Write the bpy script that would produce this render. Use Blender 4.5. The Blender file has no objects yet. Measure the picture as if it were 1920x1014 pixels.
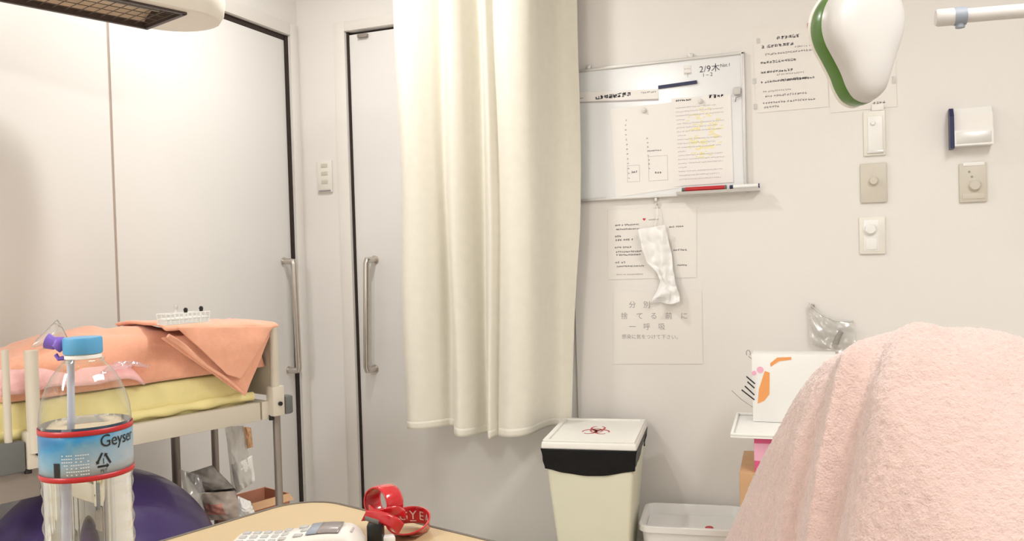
import bpy, bmesh, math, random
from mathutils import Vector, Matrix, noise
random.seed(7)
SC = bpy.context.scene
COL = SC.collection
# ------------------------------------------------------------------ camera
HC = 1.12                      # eye height
FPX = 1600.0                   # focal length in pixels of the 1920 frame
YAW = math.atan2(640, 1600)
PIT = math.atan(30/1600)
ROLL = math.radians(1.7)
RH = Vector((math.cos(YAW), math.sin(YAW), 0))
FH = Vector((-math.sin(YAW), math.cos(YAW), 0))
CF = FH*math.cos(PIT) + Vector((0, 0, -math.sin(PIT)))
CU = FH*math.sin(PIT) + Vector((0, 0, math.cos(PIT)))
Cr = RH*math.cos(ROLL) - CU*math.sin(ROLL)
Cu = RH*math.sin(ROLL) + CU*math.cos(ROLL)
EYE = Vector((0, 0, HC))
cd = bpy.data.cameras.new('camera'); cam = bpy.data.objects.new('camera', cd); COL.objects.link(cam)
cd.sensor_width = 36; cd.lens = 36*FPX/1920; cd.clip_start = 0.02
cam.matrix_world = Matrix(((Cr.x, Cu.x, -CF.x, EYE.x), (Cr.y, Cu.y, -CF.y, EYE.y), (Cr.z, Cu.z, -CF.z, EYE.z), (0, 0, 0, 1)))
SC.camera = cam
# ------------------------------------------------------------------ world and exposure
SC.view_settings.view_transform = 'Standard'
SC.view_settings.look = 'None'
SC.view_settings.gamma = 1
SC.view_settings.use_curve_mapping = False
SC.view_settings.exposure = 0.2
w = bpy.data.worlds.new('world'); SC.world = w; w.use_nodes = True
w.node_tree.nodes['Background'].inputs[0].default_value = (1.0, 0.93, 0.85, 1)
w.node_tree.nodes['Background'].inputs[1].default_value = 0.3
YB = 3.01      # back wall
XL = -2.14     # left wall
XR, YF, ZC = 2.2, -1.9, 2.5
# ------------------------------------------------------------------ helpers
def ray(px, py):
    return CF*FPX + Cr*(px-960) + Cu*(507-py)
def hit(px, py, p, n):
    d = ray(px, py); return EYE + d*((p-EYE).dot(n)/d.dot(n))
def back(px, py, off=0.0): return hit(px, py, Vector((0, YB-off, 0)), Vector((0, 1, 0)))
def left(px, py, off=0.0): return hit(px, py, Vector((XL+off, 0, 0)), Vector((1, 0, 0)))
def at_z(px, py, z): return hit(px, py, Vector((0, 0, z)), Vector((0, 0, 1)))
def at_d(px, py, d): return hit(px, py, EYE+FH*d, FH)
def cw(X, Z, z=0.0):           # camera-side metres (right, forward) to the world
    v = RH*X + FH*Z; return Vector((v.x, v.y, z))

class MB:
    def __init__(s): s.bm = bmesh.new()
    def add(s, verts, faces):
        vs = [s.bm.verts.new(v) for v in verts]
        for f in faces:
            try: s.bm.faces.new([vs[i] for i in f])
            except ValueError: pass
        return s
    def box(s, x0, x1, y0, y1, z0, z1, bev=0.0, mat=None, seg=2):
        t = bmesh.new(); bmesh.ops.create_cube(t, size=1)
        for v in t.verts:
            v.co = Vector(((x0+x1)/2+v.co.x*(x1-x0), (y0+y1)/2+v.co.y*(y1-y0), (z0+z1)/2+v.co.z*(z1-z0)))
        if bev > 0:
            bmesh.ops.bevel(t, geom=list(t.edges), offset=bev, segments=seg, affect='EDGES', profile=0.5)
        return s.merge(t, mat)
    def merge(s, t, mat=None):
        t.verts.index_update()
        s.add([(mat @ v.co) if mat else v.co.copy() for v in t.verts], [[v.index for v in f.verts] for f in t.faces])
        t.free(); return s
    def tube(s, pts, r, seg=12, cap=True, closed=False):
        pts = [Vector(p) for p in pts]; n = len(pts); rs = r if isinstance(r, (list, tuple)) else [r]*n
        rings = []; up = None
        for i, p in enumerate(pts):
            a = pts[i-1] if (i or closed) else pts[0]; b = pts[(i+1) % n] if (i < n-1 or closed) else pts[-1]
            t = (b-a).normalized()
            if up is None:
                up = Vector((0, 0, 1)) if abs(t.z) < .9 else Vector((1, 0, 0))
            q = t.cross(up).normalized(); up = q.cross(t).normalized()
            rings.append([s.bm.verts.new(p + (q*math.cos(k*2*math.pi/seg)+up*math.sin(k*2*math.pi/seg))*rs[i]) for k in range(seg)])
        m = n if closed else n-1
        for i in range(m):
            A, B = rings[i], rings[(i+1) % n]
            for k in range(seg): s.bm.faces.new((A[k], A[(k+1) % seg], B[(k+1) % seg], B[k]))
        if cap and not closed:
            s.bm.faces.new(rings[0][::-1]); s.bm.faces.new(rings[-1])
        return s
    def lathe(s, prof, seg=48, c=(0, 0, 0), mat=None):
        rings = []; c = Vector(c)
        for r, z in prof:
            if r < 1e-6:
                v = c+Vector((0, 0, z)); rings.append([s.bm.verts.new(mat @ v if mat else v)])
            else:
                rr = []
                for k in range(seg):
                    v = c+Vector((r*math.cos(k*2*math.pi/seg), r*math.sin(k*2*math.pi/seg), z))
                    rr.append(s.bm.verts.new(mat @ v if mat else v))
                rings.append(rr)
        for A, B in zip(rings, rings[1:]):
            for k in range(seg):
                k2 = (k+1) % seg
                if len(A) == 1 and len(B) == 1: continue
                if len(A) == 1: s.bm.faces.new((A[0], B[k2], B[k]))
                elif len(B) == 1: s.bm.faces.new((A[k], A[k2], B[0]))
                else: s.bm.faces.new((A[k], A[k2], B[k2], B[k]))
        return s
    def grid(s, fn, nu, nv, wrap=False):
        V = [[s.bm.verts.new(fn(i/(nu if wrap else nu), j/nv)) for j in range(nv+1)] for i in range(nu if wrap else nu+1)]
        n = len(V)
        for i in range(nu):
            for j in range(nv):
                s.bm.faces.new((V[i][j], V[(i+1) % n][j], V[(i+1) % n][j+1], V[i][j+1]))
        return s
    def prism(s, poly, d0, d1, mp):       # poly 2D, mp(u, v, d) -> Vector
        n = len(poly)
        A = [s.bm.verts.new(mp(u, v, d0)) for u, v in poly]; B = [s.bm.verts.new(mp(u, v, d1)) for u, v in poly]
        s.bm.faces.new(A); s.bm.faces.new(B[::-1])
        for i in range(n): s.bm.faces.new((A[i], B[i], B[(i+1) % n], A[(i+1) % n]))
        return s
    def text(s, body, size, mp, align='LEFT', res=3, space=1.0):   # mp(x, y) -> Vector
        cu = bpy.data.curves.new('tmp', 'FONT'); cu.body = body; cu.size = size; cu.align_x = align; cu.resolution_u = res
        cu.space_character = space
        o = bpy.data.objects.new('tmp', cu); COL.objects.link(o)
        me = bpy.data.meshes.new_from_object(o.evaluated_get(bpy.context.evaluated_depsgraph_get()))
        s.add([mp(v.co.x, v.co.y) for v in me.vertices], [list(p.vertices) for p in me.polygons])
        bpy.data.objects.remove(o); bpy.data.curves.remove(cu); bpy.data.meshes.remove(me)
        return s

def obj(name, mb, m, parent=None, smooth=True, solid=0.0, sub=0, off=0.0, angle=40):
    bmesh.ops.recalc_face_normals(mb.bm, faces=mb.bm.faces)
    me = bpy.data.meshes.new(name); mb.bm.to_mesh(me); mb.bm.free()
    me.materials.append(m)
    o = bpy.data.objects.new(name, me); COL.objects.link(o)
    if parent: o.parent = parent
    if smooth:
        for p in me.polygons: p.use_smooth = True
        me.set_sharp_from_angle(angle=math.radians(angle))
    if solid:
        md = o.modifiers.new('solid', 'SOLIDIFY'); md.thickness = solid; md.offset = off
    if sub:
        md = o.modifiers.new('sub', 'SUBSURF'); md.levels = sub; md.render_levels = sub
    return o
def tag(o, label=None, cat=None, group=None, kind=None):
    if label: o['label'] = label
    if cat: o['category'] = cat
    if group: o['group'] = group
    if kind: o['kind'] = kind
    return o
def thing(name, label, cat, loc=(0, 0, 0), rz=0.0, group=None):
    o = bpy.data.objects.new(name, None); COL.objects.link(o); o.empty_display_size = .05
    o.location = loc; o.rotation_euler = (0, 0, rz)
    return tag(o, label, cat, group)

def mat(name, col, rough=0.6, metal=0.0, var=0.0, vscale=8.0, bump=0.0, bscale=200.0, sheen=0.0, coat=0.0, spec=0.5, sss=0.0, trans=0.0, ior=1.45, alpha=1.0, emit=0.0):
    m = bpy.data.materials.new(name); m.use_nodes = True
    nt = m.node_tree; b = nt.nodes['Principled BSDF']; L = nt.links
    c = (col[0], col[1], col[2], 1)
    b.inputs['Base Color'].default_value = c; b.inputs['Roughness'].default_value = rough; b.inputs['Metallic'].default_value = metal
    b.inputs['Specular IOR Level'].default_value = spec; b.inputs['Coat Weight'].default_value = coat
    b.inputs['Sheen Weight'].default_value = sheen; b.inputs['Transmission Weight'].default_value = trans; b.inputs['IOR'].default_value = ior
    b.inputs['Alpha'].default_value = alpha
    if sss: b.inputs['Subsurface Weight'].default_value = sss; b.inputs['Subsurface Scale'].default_value = .01
    if emit: b.inputs['Emission Color'].default_value = c; b.inputs['Emission Strength'].default_value = emit
    tc = nt.nodes.new('ShaderNodeTexCoord')
    n = nt.nodes.new('ShaderNodeTexNoise'); n.inputs['Scale'].default_value = vscale; n.inputs['Detail'].default_value = 4
    L.new(tc.outputs['Object'], n.inputs['Vector'])
    rp = nt.nodes.new('ShaderNodeValToRGB'); v = max(var, 0.01)
    rp.color_ramp.elements[0].position = .3; rp.color_ramp.elements[1].position = .7
    rp.color_ramp.elements[0].color = (c[0]*(1-v), c[1]*(1-v), c[2]*(1-v), 1)
    rp.color_ramp.elements[1].color = (min(1, c[0]*(1+v)), min(1, c[1]*(1+v)), min(1, c[2]*(1+v)), 1)
    L.new(n.outputs['Fac'], rp.inputs['Fac']); L.new(rp.outputs['Color'], b.inputs['Base Color'])
    if bump:
        n2 = nt.nodes.new('ShaderNodeTexNoise'); n2.inputs['Scale'].default_value = bscale; n2.inputs['Detail'].default_value = 3
        L.new(tc.outputs['Object'], n2.inputs['Vector'])
        bp = nt.nodes.new('ShaderNodeBump'); bp.inputs['Strength'].default_value = bump; bp.inputs['Distance'].default_value = .002
        L.new(n2.outputs['Fac'], bp.inputs['Height']); L.new(bp.outputs['Normal'], b.inputs['Normal'])
    return m
def film(name, col=(1, 1, 1), base=0.1, rough=0.08, ior=1.5, white=0.0):
    m = bpy.data.materials.new(name); m.use_nodes = True; nt = m.node_tree; L = nt.links
    nt.nodes.remove(nt.nodes['Principled BSDF']); out = nt.nodes['Material Output']
    t = nt.nodes.new('ShaderNodeBsdfTransparent'); t.inputs[0].default_value = (*col, 1)
    g = nt.nodes.new('ShaderNodeBsdfGlossy'); g.inputs['Roughness'].default_value = rough
    d = nt.nodes.new('ShaderNodeBsdfDiffuse'); d.inputs[0].default_value = (.9, .9, .88, 1)
    lw = nt.nodes.new('ShaderNodeLayerWeight'); lw.inputs[0].default_value = .5
    f = nt.nodes.new('ShaderNodeMath'); f.operation = 'POWER'; f.inputs[1].default_value = 4.0
    L.new(lw.outputs['Facing'], f.inputs[0])
    a = nt.nodes.new('ShaderNodeMath'); a.operation = 'ADD'; a.inputs[1].default_value = base; a.use_clamp = True
    L.new(f.outputs[0], a.inputs[0])
    m0 = nt.nodes.new('ShaderNodeMixShader'); m0.inputs[0].default_value = white
    L.new(t.outputs[0], m0.inputs[1]); L.new(d.outputs[0], m0.inputs[2])
    m1 = nt.nodes.new('ShaderNodeMixShader'); L.new(a.outputs[0], m1.inputs[0]); L.new(m0.outputs[0], m1.inputs[1]); L.new(g.outputs[0], m1.inputs[2])
    L.new(m1.outputs[0], out.inputs['Surface'])
    return m

M = {}
M['wall'] = mat('wall_paint', (.80, .77, .735), .75, var=.012, vscale=3, bump=.12, bscale=350)
M['jamb'] = mat('jamb_paint', (.80, .765, .72), .5, var=.012)
M['door'] = mat('door_laminate', (.82, .80, .775), .42, var=.01, vscale=2, bump=.03, bscale=200)
M['dark'] = mat('dark_gasket', (.03, .018, .014), .7)
M['seam'] = mat('seam_strip', (.50, .40, .34), .6)
M['floor'] = mat('vinyl_floor', (.76, .71, .63), .45, var=.06, vscale=12)
M['ceil'] = mat('ceiling_tile', (.85, .83, .79), .9, bump=.3, bscale=90)
M['steel'] = mat('brushed_steel', (.62, .58, .54), .28, metal=1, var=.03, vscale=40)
M['curtain'] = mat('cream_curtain_cloth', (.81, .775, .68), .85, var=.02, vscale=30, bump=.25, bscale=500, sheen=.2)
M['white'] = mat('white_plastic', (.86, .85, .82), .4)
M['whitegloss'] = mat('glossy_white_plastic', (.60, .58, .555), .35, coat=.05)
M['paper'] = mat('white_paper', (.86, .83, .80), .8)
M['lam'] = mat('laminated_sheet', (.80, .765, .72), .35, coat=.25)
M['board'] = mat('whiteboard_steel', (.78, .785, .79), .16)
M['alu'] = mat('aluminium_frame', (.66, .65, .63), .4, metal=.4)
M['ink'] = mat('black_ink', (.05, .045, .06), .7)
M['inkgrey'] = mat('grey_ink', (.34, .31, .32), .7)
M['inkfaint'] = mat('faint_ink', (.46, .42, .43), .7)
M['yellowmark'] = mat('yellow_highlighter', (.88, .80, .40), .8)
M['navy'] = mat('navy_plastic', (.02, .025, .08), .4)
M['black'] = mat('black_plastic', (.012, .012, .012), .35)
M['blackbag'] = mat('black_bin_bag', (.004, .004, .005), .38, bump=.7, bscale=45, spec=.25)
M['red'] = mat('red_plastic', (.50, .02, .025), .35)
M['plate'] = mat('grey_beige_plate', (.62, .575, .49), .45)
M['platew'] = mat('cream_plate', (.80, .77, .70), .4)
M['bin'] = mat('pale_green_bin', (.74, .73, .58), .45, var=.02)
M['lid'] = mat('ivory_lid', (.88, .86, .81), .4)
M['tub'] = mat('pale_grey_tub', (.80, .79, .77), .35)
M['carton'] = mat('brown_cardboard', (.55, .33, .18), .85, var=.04, vscale=20)
M['pink'] = mat('hot_pink_pack', (.75, .10, .25), .4)
M['pinklight'] = mat('light_pink_print', (.88, .45, .60), .5)
M['orange'] = mat('orange_print', (.85, .36, .12), .5)
M['blanket'] = mat('pink_terry_cloth', (.60, .43, .385), 1.0, var=.04, vscale=90, bump=.9, bscale=420, sheen=.6)
M['salmon'] = mat('salmon_towel', (.90, .44, .29), .95, var=.04, vscale=60, bump=.6, bscale=350, sheen=.4)
M['pinktowel'] = mat('pink_towel', (.90, .52, .50), .95, var=.04, vscale=60, bump=.6, bscale=350, sheen=.4)
M['yellow'] = mat('pale_yellow_mattress_cover', (.86, .76, .36), .8, var=.05, vscale=14, bump=.5, bscale=60)
M['beige'] = mat('beige_enamel', (.66, .60, .50), .4)
M['greybump'] = mat('grey_rubber_bumper', (.14, .145, .14), .6)
M['leg'] = mat('grey_steel_leg', (.33, .29, .26), .4, metal=.5)
M['housing'] = mat('heater_housing', (.84, .79, .70), .45)
M['heatdark'] = mat('heater_bezel', (.07, .05, .045), .5)
M['reflect'] = mat('gold_reflector', (.74, .60, .44), .45, metal=.3, var=.15, vscale=10)
M['wire'] = mat('grille_wire', (.12, .09, .07), .5, metal=.3)
M['ball'] = mat('purple_vinyl', (.045, .025, .12), .35, var=.08, vscale=3, coat=.25)
M['wood'] = mat('table_laminate', (.50, .375, .21), .5, var=.03, vscale=5)
M['edge'] = mat('brown_edge_band', (.13, .105, .08), .5)
M['blue'] = mat('sky_blue_cap', (.10, .36, .62), .4)
M['purple'] = mat('purple_spout', (.22, .13, .55), .35)
M['straw'] = mat('milky_straw', (.72, .74, .90), .2, trans=.25)
M['pet'] = film('clear_bottle_plastic', (.97, .98, .96), .05, .06, 1.45)
M['bag'] = film('clear_bag_film', (.93, .92, .90), .10, .18, 1.35, white=.28)
M['tissue'] = mat('white_tissue', (.90, .89, .87), .7, bump=.5, bscale=60)
M['grey'] = mat('grey_packet', (.36, .33, .30), .6, var=.2, vscale=30)
M['phone'] = mat('warm_white_phone', (.72, .69, .64), .4)
M['key'] = mat('grey_key', (.42, .41, .40), .5)
M['screen'] = mat('grey_screen', (.30, .26, .25), .15)
M['redvinyl'] = mat('red_vinyl_strap', (.55, .012, .02), .18, coat=.6, sss=.0)
M['whiteprint'] = mat('white_print', (.88, .70, .66), .5)
M['green'] = mat('green_rim', (.085, .19, .035), .3, coat=.3)
M['greyband'] = mat('blue_grey_ring', (.28, .31, .36), .5)
M['mattress'] = mat('white_bed_sheet', (.85, .83, .80), .9, bump=.2, bscale=40)
M['clear'] = film('clear_acrylic', (.96, .97, .96), .05, .05, 1.49)
gl = bpy.data.materials.new('water'); gl.use_nodes = True
b = gl.node_tree.nodes['Principled BSDF']; b.inputs['Transmission Weight'].default_value = 1; b.inputs['Roughness'].default_value = 0
b.inputs['IOR'].default_value = 1.33; b.inputs['Base Color'].default_value = (1, 1, 1, 1); M['water'] = gl

# ------------------------------------------------------------------ ceiling lights
def ceiling_light(x, y, power, lx, ly, label):
    t = thing('ceiling_light', label, 'ceiling light', (x, y, ZC), 0, 'ceiling lights')
    obj('frame', MB().box(-lx/2-.04, lx/2+.04, -ly/2-.04, ly/2+.04, -.035, 0, .004), M['white'], t)
    o = obj('diffuser', MB().box(-lx/2, lx/2, -ly/2, ly/2, -.05, -.036, .004), M['glow'], t)
    ld = bpy.data.lights.new('lamp', 'AREA'); ld.shape = 'RECTANGLE'; ld.size = lx; ld.size_y = ly; ld.energy = power
    ld.color = (1, .99, .965)
    lo = bpy.data.objects.new('lamp', ld); COL.objects.link(lo); lo.location = (0, 0, -.055); lo.parent = t
M['glow'] = mat('lit_diffuser', (1, .97, .92), .5, emit=4)
ceiling_light(-1.45, 2.18, 11.5, .09, .09, 'ceiling light nearest the two sliding doors')
ceiling_light(-1.45, -1.1, 35, .35, 1.2, 'ceiling light behind the overbed table')
ceiling_light(0.70, 1.05, 26, .35, 1.2, 'ceiling light above the patient bed')

# ------------------------------------------------------------------ room shell
def struct(name, mb, m, parent=None, **k):
    o = obj(name, mb, m, parent, **k)
    if not parent: tag(o, kind='structure')
    return o
struct('floor', MB().box(XL-.2, XR+.2, YF-.2, YB+.2, -.05, 0), M['floor'], smooth=False)
struct('ceiling', MB().box(XL-.2, XR+.2, YF-.2, YB+.2, ZC, ZC+.05), M['ceil'], smooth=False)
struct('wall_right', MB().box(XR, XR+.1, YF, YB, 0, ZC), M['wall'], smooth=False)
struct('wall_rear', MB().box(XL, XR, YF-.1, YF, 0, ZC), M['wall'], smooth=False)
# door_2 opening in the back wall
d2x0 = back(661, 480).x; d2x1 = d2x0 + .95; d2z = back(659, 58).z
D = .12
struct('wall_back', MB().box(XL-.2, d2x0, YB, YB+D, 0, ZC).box(d2x0, d2x1, YB, YB+D, d2z, ZC).box(d2x1, XR+.2, YB, YB+D, 0, ZC)
       .box(d2x0, d2x1, YB+.08, YB+D, 0, d2z), M['wall'], smooth=False)
g2 = .011
door2 = struct('door_2', MB().box(d2x0+g2, d2x1-.004, YB+.012, YB+.05, .005, d2z-.012, .0015), M['door'])
struct('gasket', MB().box(d2x0+.0005, d2x0+g2-.0005, YB+.008, YB+.07, .005, d2z-.002).box(d2x0+g2, d2x1-.004, YB+.03, YB+.07, d2z-.011, d2z-.001), M['dark'], door2)
def casing(name, boxes):
    m = MB()
    for bx in boxes: m.box(*bx, .0015)
    return struct(name, m, M['jamb'])
cx = back(641, 480).x
casing('trim_2', [(cx, d2x0-.0005, YB-.008, YB, 0, d2z+.04), (d2x0-.0005, d2x1, YB-.008, YB, d2z+.0005, d2z+.04)])
# door_1 opening in the left wall
d1y1 = left(556, 480).y; d1z = left(545, 68).z; seamy = left(219, 350).y; d1y0 = seamy - .9
struct('wall_left', MB().box(XL-D, XL, YF-.2, d1y0, 0, ZC).box(XL-D, XL, d1y0, d1y1, d1z, ZC).box(XL-D, XL, d1y1, YB, 0, ZC)
       .box(XL-D, XL-.08, d1y0, d1y1, 0, d1z), M['wall'], smooth=False)
door1 = struct('door_1', MB().box(XL-.05, XL-.012, seamy+.005, d1y1-.02, .005, d1z-.022, .0015), M['door'])
struct('side_panel', MB().box(XL-.05, XL-.012, d1y0, seamy-.005, .005, d1z-.022, .0015), M['door'], door1)
struct('seam_strip', MB().box(XL-.05, XL-.016, seamy-.0048, seamy+.0048, .005, d1z-.022), M['seam'], door1)
struct('gasket', MB().box(XL-.07, XL-.006, d1y1-.0195, d1y1-.0005, .005, d1z-.002)  .box(XL-.07, XL-.010, d1y0, d1y1-.02, d1z-.021, d1z-.001), M['dark'], door1)
print('D1', d1y1, YB)
casing('trim_1', [(XL, XL+.008, d1y1+.0005, min(d1y1+.05, YB-.012), 0, d1z+.05), (XL, XL+.008, d1y0, d1y1+.0005, d1z+.0005, d1z+.05)])
tag(obj('baseboard_back', MB().box(d2x1, XR, YB-.008, YB, 0, .08, .002), M['jamb']), kind='structure')
# handles (children of their doors)
def handle(door, a, b, out, shift):
    # a,b = mounting points on the door, out = direction away from the door, shift = along the door
    p = [a, a+out*.035+shift*.3, a+out*.05+shift]
    q = [b+out*.05+shift, b+out*.035+shift*.3, b]
    pts = [p[0], p[0].lerp(p[1], .6), p[1], p[1].lerp(p[2], .6)+out*.004, p[2]+(b-a)*.03] + [q[0]-(b-a)*.03, q[1].lerp(q[0], .6)+out*.004, q[1], q[2].lerp(q[1], .6), q[2]]
    h = obj('door_handle', MB().tube(pts, .0125, 14), M['steel'], door)
    m = MB()
    for c in (a, b): m.tube([c-out*.001, c+out*.004], .018, 16)
    obj('rosette', m, M['steel'], h)
    return h
handle(door2, back(700, 487)+Vector((0, .012, 0)), back(700, 692)+Vector((0, .012, 0)), Vector((0, -1, 0)), Vector((-.01, 0, 0)))
handle(door1, left(536, 490)+Vector((-.012, 0, 0)), left(546, 694)+Vector((-.012, 0, 0)), Vector((1, 0, 0)), Vector((0, .0, 0)))
# little catch on the head of door 2
c = back(680, 66)
obj('door_catch', MB().box(c.x-.025, c.x+.02, YB-.004, YB+.012, c.z-.008, c.z+.006, .002), M['leg'], door2)

# ------------------------------------------------------------------ curtain
YC = 2.80
def cur(px, py): return hit(px, py, Vector((0, YC, 0)), Vector((0, 1, 0)))
zt = ZC-.03
zb = cur(900, 808).z
ctrl = [(757, .0), (764, .05), (780, .075), (800, .06), (818, .01), (828, -.035), (840, -.02), (852, .04), (866, .07), (880, .045), (890, -.02), (900, -.045),
        (912, .0), (930, .065), (941, .03), (950, .055), (975, .085), (1000, .075), (1013, .04), (1017, -.04), (1023, -.10), (1034, -.130), (1050, -.135), (1065, -.132)]
cp = [(cur(p, 400).x, o) for p, o in ctrl]
def spl(P, t):
    n = len(P)-1; f = min(max(t, 0), .99999)*n; i = int(f); u = f-i
    a, b2, c2, d = P[max(i-1, 0)], P[i], P[i+1], P[min(i+2, n)]
    return tuple(.5*((2*b2[k])+(-a[k]+c2[k])*u+(2*a[k]-5*b2[k]+4*c2[k]-d[k])*u*u+(-a[k]+3*b2[k]-3*c2[k]+d[k])*u**3) for k in range(len(P[0])))
xa, xb = cp[0][0], cp[-1][0]
def curfn(u, v):
    x, o = spl(cp, u); z = zt + (zb-zt)*v
    if o < -.04 and z > 2.2: o = o+(-.04-o)*min(1, (z-2.2)/.25)
    rr = (x-xa)/(xb-xa)
    sk = (z-1.2)/(zb-1.2) if z < 1.2 else (z-1.2)/(zt-1.2)*-.5
    x -= rr*rr*.055*sk
    o = o*(1.0+.15*sk if o > 0 else 1.0) + .004*math.sin(7*z+u*20)
    z += .012*math.sin(u*9+.5)*v
    return Vector((x + .004*math.sin(z*5+u*13), YC-o, z))
ct = thing('privacy_curtain', 'cream pleated privacy curtain hanging from the ceiling in front of the right door', 'curtain', ((xa+xb)/2, YC, zb))
L0 = ct.location
obj('cloth', MB().grid(lambda u, v: curfn(u, v)-L0, 260, 60), M['curtain'], ct, solid=.002, angle=180)
def hemfn(u, v):
    p = curfn(u, .986+.014*v); return p-L0+Vector((0, -.0004, 0))
obj('hem', MB().grid(hemfn, 260, 3), M['curtain'], ct, solid=.0022, angle=180)
rail = tag(obj('curtain_rail', MB().box(xa-.6, xb+.9, YC-.012, YC+.012, ZC-.03, ZC, .002), M['alu']), 'slim metal curtain rail on the ceiling over the cream curtain', 'curtain rail')

# ------------------------------------------------------------------ wall things
def wr(px0, py0, px1, py1):
    mx, my = (px0+px1)/2, (py0+py1)/2
    return back(px0, my).x, back(px1, my).x, back(mx, py1).z, back(mx, py0).z
def wroot(name, label, cat, r, group=None):
    return thing(name, label, cat, ((r[0]+r[1])/2, YB, r[2]), 0, group)
def loc(r):
    W = (r[1]-r[0])/2; H = r[3]-r[2]; return W, H
def line_marks(mb, x0, x1, z, h, y, dens=1.0, bold=1.0):
    h = h*1.3; x = x0; dens *= 1.3; bold = min(bold, 1.7)
    while x < x1-h*.5:
        if random.random() < .06: x += h*.6; continue
        for _ in range(max(2, int(3*dens))):
            if random.random() < .55:
                a = random.random()*.5*h; zz = z+random.random()*h*.85; ww = h*(.35+.5*random.random()); t = h*.11*bold
                mb.add([(x+a, y, zz), (min(x+a+ww, x+h), y, zz), (min(x+a+ww, x+h), y, zz+t), (x+a, y, zz+t)], [(0, 1, 2, 3)])
            else:
                a = random.random()*.8*h; zz = z+random.random()*h*.4; t = h*.11*bold
                mb.add([(x+a, y, zz), (x+a+t, y, zz), (x+a+t, y, zz+h*.55), (x+a, y, zz+h*.55)], [(0, 1, 2, 3)])
        x += h*1.05
    return mb
def sheet(mb, poly, y, thick=.0005):       # poly of (x,z)
    return mb.prism(poly, -y, -y-thick, lambda u, v, d: Vector((u, d, v)))

# intercom / outlet plate between the doors
r = wr(597, 302, 624, 361); t = wroot('outlet_plate', 'small cream socket plate on the narrow wall between the doors', 'socket', r); W, H = loc(r)
obj('plate', MB().box(-W, W, -.008, 0, 0, H, .002), M['platew'], t)
for q, zz in enumerate((.85, .60, .33)):
    obj('socket', MB().box(-.016, .016, -.0092, -.007, H*zz-.008, H*zz+.008, .0015).box(-.006, -.003, -.0098, -.009, H*zz-.004, H*zz+.004).box(.003, .006, -.0098, -.009, H*zz-.004, H*zz+.004), M['plate'], t)
obj('lower_lip', MB().box(-W*.8, W*.8, -.012, -.007, .004, .010, .001), M['inkgrey'], t)

# four plates on the right
def knob(parent, x, z, rad, depth, m, y0=-.008):
    mt = Matrix.Translation((x, y0, z)) @ Matrix.Rotation(math.radians(90), 4, 'X')
    return obj('knob', MB().lathe([(rad*1.25, 0), (rad*1.2, .002), (rad, .003), (rad*.95, depth*.8), (rad*.8, depth), (0, depth)], 24, mat=mt), m, parent)
r = wr(1613, 306, 1663, 380); W, H = loc(r)
t = wroot('gas_outlet', 'greyish beige wall plate with a single round knob, middle of the column of three plates', 'wall plate', r)
obj('plate', MB().box(-W, W, -.009, 0, 0, H, .003), M['plate'], t)
knob(t, 0, H*.55, .014, .014, M['plate'])
r = wr(1611, 407, 1660, 476); W, H = loc(r)
t = wroot('switch_plate', 'cream wall plate with round dimmer knob above a switch, lowest on the wall', 'wall switch', r)
obj('plate', MB().box(-W, W, -.008, 0, 0, H, .002), M['platew'], t)
obj('inner_plate', MB().box(-W*.65, W*.5, -.0095, -.007, H*.08, H*.93, .001), M['white'], t)
knob(t, -.005, H*.68, .018, .016, M['white'], -.0095)
obj('rocker', MB().box(-W*.5, W*.35, -.012, -.009, H*.12, H*.42, .0015), M['white'], t)
r = wr(1619, 208, 1660, 292); W, H = loc(r)
t = wroot('switch_plate', 'white wall plate with small dial just below the green-rimmed lamp head', 'wall switch', r)
obj('plate', MB().box(-W, W, -.008, 0, 0, H, .002), M['platew'], t)
obj('inner_plate', MB().box(-W*.6, W*.75, -.012, -.007, H*.1, H*.88, .002), M['white'], t)
knob(t, -.004, H*.72, .007, .008, M['white'], -.012)
obj('lower_lip', MB().box(-W*.7, W*.8, -.013, -.007, H*.05, H*.11, .001), M['alu'], t)
obj('label_tape', MB().box(-W*.2, W*.9, -.0095, -.008, H*1.0, H*1.14, .0005), M['paper'], t)
r = wr(1798, 306, 1850, 379); W, H = loc(r)
t = wroot('gas_outlet', 'greyish beige wall plate with two small holes and domed knob, under the white dispenser box', 'wall plate', r)
obj('plate', MB().box(-W, W, -.009, 0, 0, H, .003), M['plate'], t)
obj('top_tab', MB().box(-W*.7, W*.85, -.0105, -.008, H*.93, H*1.02, .001), M['white'], t)
knob(t, .004, H*.43, .017, .014, M['plate'])
for q in ((-.010, .78), (-.003, .65)):
    obj('socket_hole', MB().tube([(q[0], -.0098, H*q[1]), (q[0], -.0085, H*q[1])], .0035, 12), M['leg'], t)
obj('lower_step', MB().box(-W*.8, W*.8, -.011, -.008, H*.08, H*.22, .001), M['plate'], t)

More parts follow.
